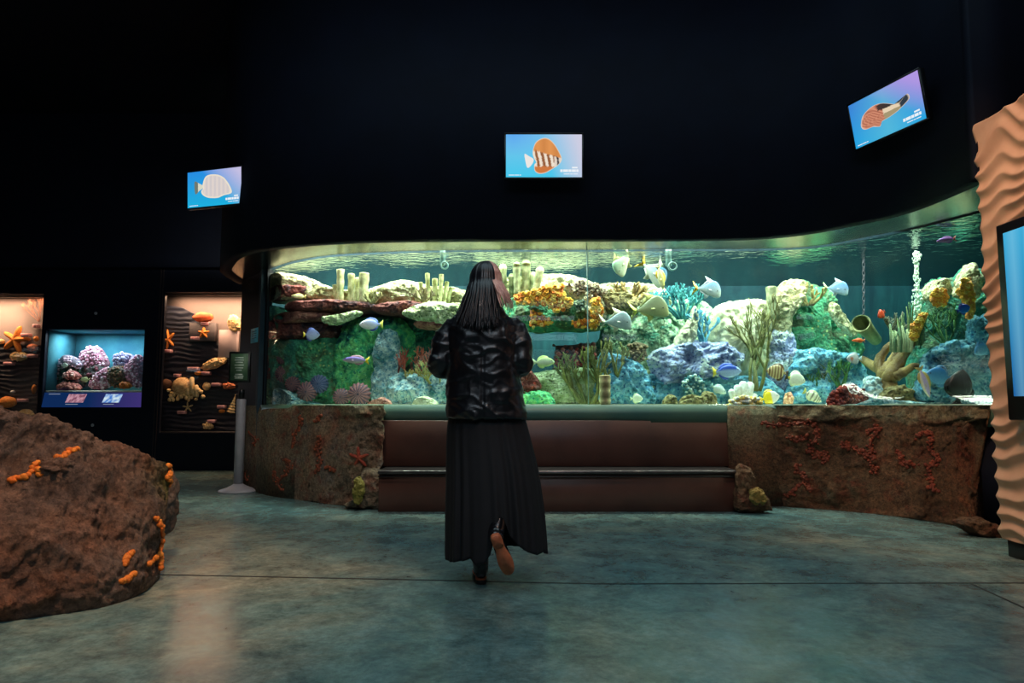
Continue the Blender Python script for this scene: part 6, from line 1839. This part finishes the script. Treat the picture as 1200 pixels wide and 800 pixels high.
# boots
M_boot = mat('black_boot_leather', rgb(16, 16, 19), rgb(24, 24, 28), 10, .2, .1, coat=.5)
M_sole = mat('brown_boot_sole', rgb(225, 130, 86), rgb(195, 106, 70), 12, .6, .2)
M_solek = mat('dark_boot_sole', rgb(26, 22, 20), rgb(34, 28, 25), 12, .6, .2)
def boot(origin, M, shaft_to, sole_m, side):
    M = Matrix.Translation(origin) @ M
    up = MB()
    secs = [(-.005, .028, .05, .024), (.02, .034, .062, .032), (.06, .036, .055, .036), (.11, .04, .045, .032), (.16, .044, .036, .024), (.21, .042, .03, .018), (.245, .03, .026, .012), (.258, .012, .024, .006)]
    rows = []
    for (y, hw, zc, hh) in secs:
        rows.append([M @ Vector((hw * math.cos(a), y, .022 + zc * .6 + hh * math.sin(a))) for a in [2 * PI * k / 20 for k in range(20)]])
    up.grid(rows, closed=True, cap0=True, cap1=True)
    an = M @ Vector((0, .035, .06)); 
    top = Vector(shaft_to)
    up.tube([M @ Vector((0, .03, .05)), M @ Vector((0, .035, .095)), an.lerp(top, .35), an.lerp(top, .7), top], [.036, .042, .05, .058, .06], 18)
    b = fuse(up, .006, 'boot', M_boot, per, None, 3)
    so = MB()
    ol = [(-.024, -.008), (0, -.016), (.024, -.008), (.031, .03), (.028, .09), (.04, .15), (.042, .2), (.03, .25), (.0, .268), (-.03, .25), (-.042, .2), (-.04, .15), (-.028, .09), (-.031, .03)]
    ol = crom(ol, 42, closed=True)
    so.prism(ol, lambda a, c, d: M @ Vector((a, c, d)), .010, .024)
    s_ = so.build('sole', sole_m, b)
    hl = MB()
    ho = crom([(-.024, -.008), (0, -.016), (.024, -.008), (.03, .03), (.026, .06), (-.026, .06), (-.03, .03)], 28, closed=True)
    hl.prism(ho, lambda a, c, d: M @ Vector((a, c, d)), 0, .018)
    hl.build('heel', sole_m if sole_m is M_sole else M_solek, b)
    we = MB()
    o2 = [(x * 1.05, (y - .12) * 1.025 + .12) for x, y in ol]
    we.prism(o2, lambda a, c, d: M @ Vector((a, c, d)), .024, .029)
    we.build('welt', M_sole, b)
    return b
boot(Vector((Pp(564, 670).x, YP - .01, 0)), Matrix.Rotation(math.radians(5), 4, 'Z') @ Matrix.Scale(.92, 4), aL.lerp(kL, .8), M_solek, 'left')
boot(hR, MR, aR.lerp(kR, .8), M_sole, 'right')
# hair
M_hair = mat('dark_brown_hair', rgb(11, 11, 16), rgb(20, 18, 24), 30, .42, .1, coat=.2)
M_hair2 = mat('pinkish_blonde_hair', rgb(190, 130, 118), rgb(240, 190, 172), 30, .4, .1)
def lock(mb, phi, rnd, zend, spread, r0=.011, thick=.55, off=1.0):
    "one lock from the crown over the skull and down; phi 0 = back, + = to the right"
    dirx, diry = math.sin(phi), -math.cos(phi)
    pts = []
    crown = hc + Vector((.004, .0, 0))
    for q in range(7):
        th = math.radians(8 + q * 14)
        pts.append(crown + Vector((dirx * .082 * math.sin(th) * off, diry * .102 * math.sin(th) * off, .107 * math.cos(th) * off)))
    last = pts[-1]
    zs = last.z
    m_ = 7
    for q in range(1, m_ + 1):
        f = q / m_
        z = zs + (zend - zs) * f
        fl = 1 + spread * f ** 1.1
        pts.append(Vector((crown.x + dirx * .083 * fl * off + rnd.uniform(-.003, .003), crown.y + diry * (.103 * (1 + (spread * .75) * f)) * off - .075 * f ** .55, z)))
    n = len(pts)
    pp = crom([tuple(p) for p in pts], 20)
    rad = [r0 * (.6 + .5 * math.sin(PI * min(1, k / 15))) * (1 if k < 15 else max(.12, 1 - (k - 15) / 5)) for k in range(20)]
    mb.tube(pp, rad, 6, flat=thick)
rnd = random.Random(21)
mb = MB()
mb.ball(hc + Vector((0, -.012, .008)), .078, .09, .102, 28, 18)
rings(mb, [(bx, by - .03, Zp(368), .105, .06), (bx, by - .02, Zp(350), .088, .062), (bx, by - .005, Zp(335), .076, .07)], 28)
for k in range(150):
    phi = rnd.uniform(-2.05, .75)
    if phi < -1.7 and rnd.random() < .5: continue
    zend = Zp(rnd.uniform(378, 392) - 8 * max(0, phi)) 
    lock(mb, phi, rnd, zend, .45 + .5 * max(0, -math.sin(phi)) + rnd.uniform(-.12, .12), rnd.uniform(.008, .013), .5, rnd.uniform(1.0, 1.05))
hair = mb.build('hair', M_hair, per)
mb = MB()
for k in range(60):
    phi = rnd.uniform(.55, 1.95)
    lock(mb, phi, rnd, Zp(rnd.uniform(352, 366)), .55 + rnd.uniform(-.1, .25), rnd.uniform(.007, .011), .5, rnd.uniform(1.02, 1.08))
o = mb.build('hair_highlights', M_hair2, per)
o['label'] = 'pinkish blonde strands on the right side'
# ------------------------------------------------------------------ room light
WD = bpy.data.worlds.new('dark_hall'); SC.world = WD; WD.use_nodes = True
WD.node_tree.nodes['Background'].inputs[0].default_value = rgb(20, 34, 60)
WD.node_tree.nodes['Background'].inputs[1].default_value = .05
WARM = rgb(255, 196, 150)
# ceiling spots of the hall
spot('ceiling_spot', (-.9, 1.7, 4.9), (-2.1, 3.3, .4), 700, WARM, 42, .8)
spot('ceiling_spot', (.6, 2.6, 4.9), (3.05, 3.9, 1.4), 330, WARM, 44, .7)
spot('ceiling_spot', (0.2, 3.4, 4.9), (.35, 6.3, .45), 120, rgb(255, 180, 140), 24, .9)
spot('ceiling_spot', (1.3, 2.6, 4.9), (3.0, 5.6, .4), 230, rgb(255, 190, 150), 40, .9)
spot('ceiling_spot', (-1.4, 3.0, 4.9), (-2.2, 6.6, .4), 190, rgb(255, 205, 170), 36, .9)
spot('ceiling_spot', (1.2, .4, 4.9), (-.1, 3.67, 1.2), 150, rgb(255, 205, 180), 26, .8)
area('ceiling_panel', (0, 3.2, 5.1), (0, 3.3, 0), 5, 3, 90, rgb(185, 215, 225))
area('ceiling_panel', (0, -1.5, 4.6), (0, 4.5, 0.5), 4, 1.2, 90, rgb(190, 210, 225))
vs = SC.view_settings
vs.view_transform = 'Standard'
vs.look = 'None'
vs.gamma = 1.0
vs.use_curve_mapping = False
vs.exposure = 0.0
c = SC.cycles
c.max_bounces = 8
c.transparent_max_bounces = 24
c.volume_bounces = 0
c.sample_clamp_indirect = 4
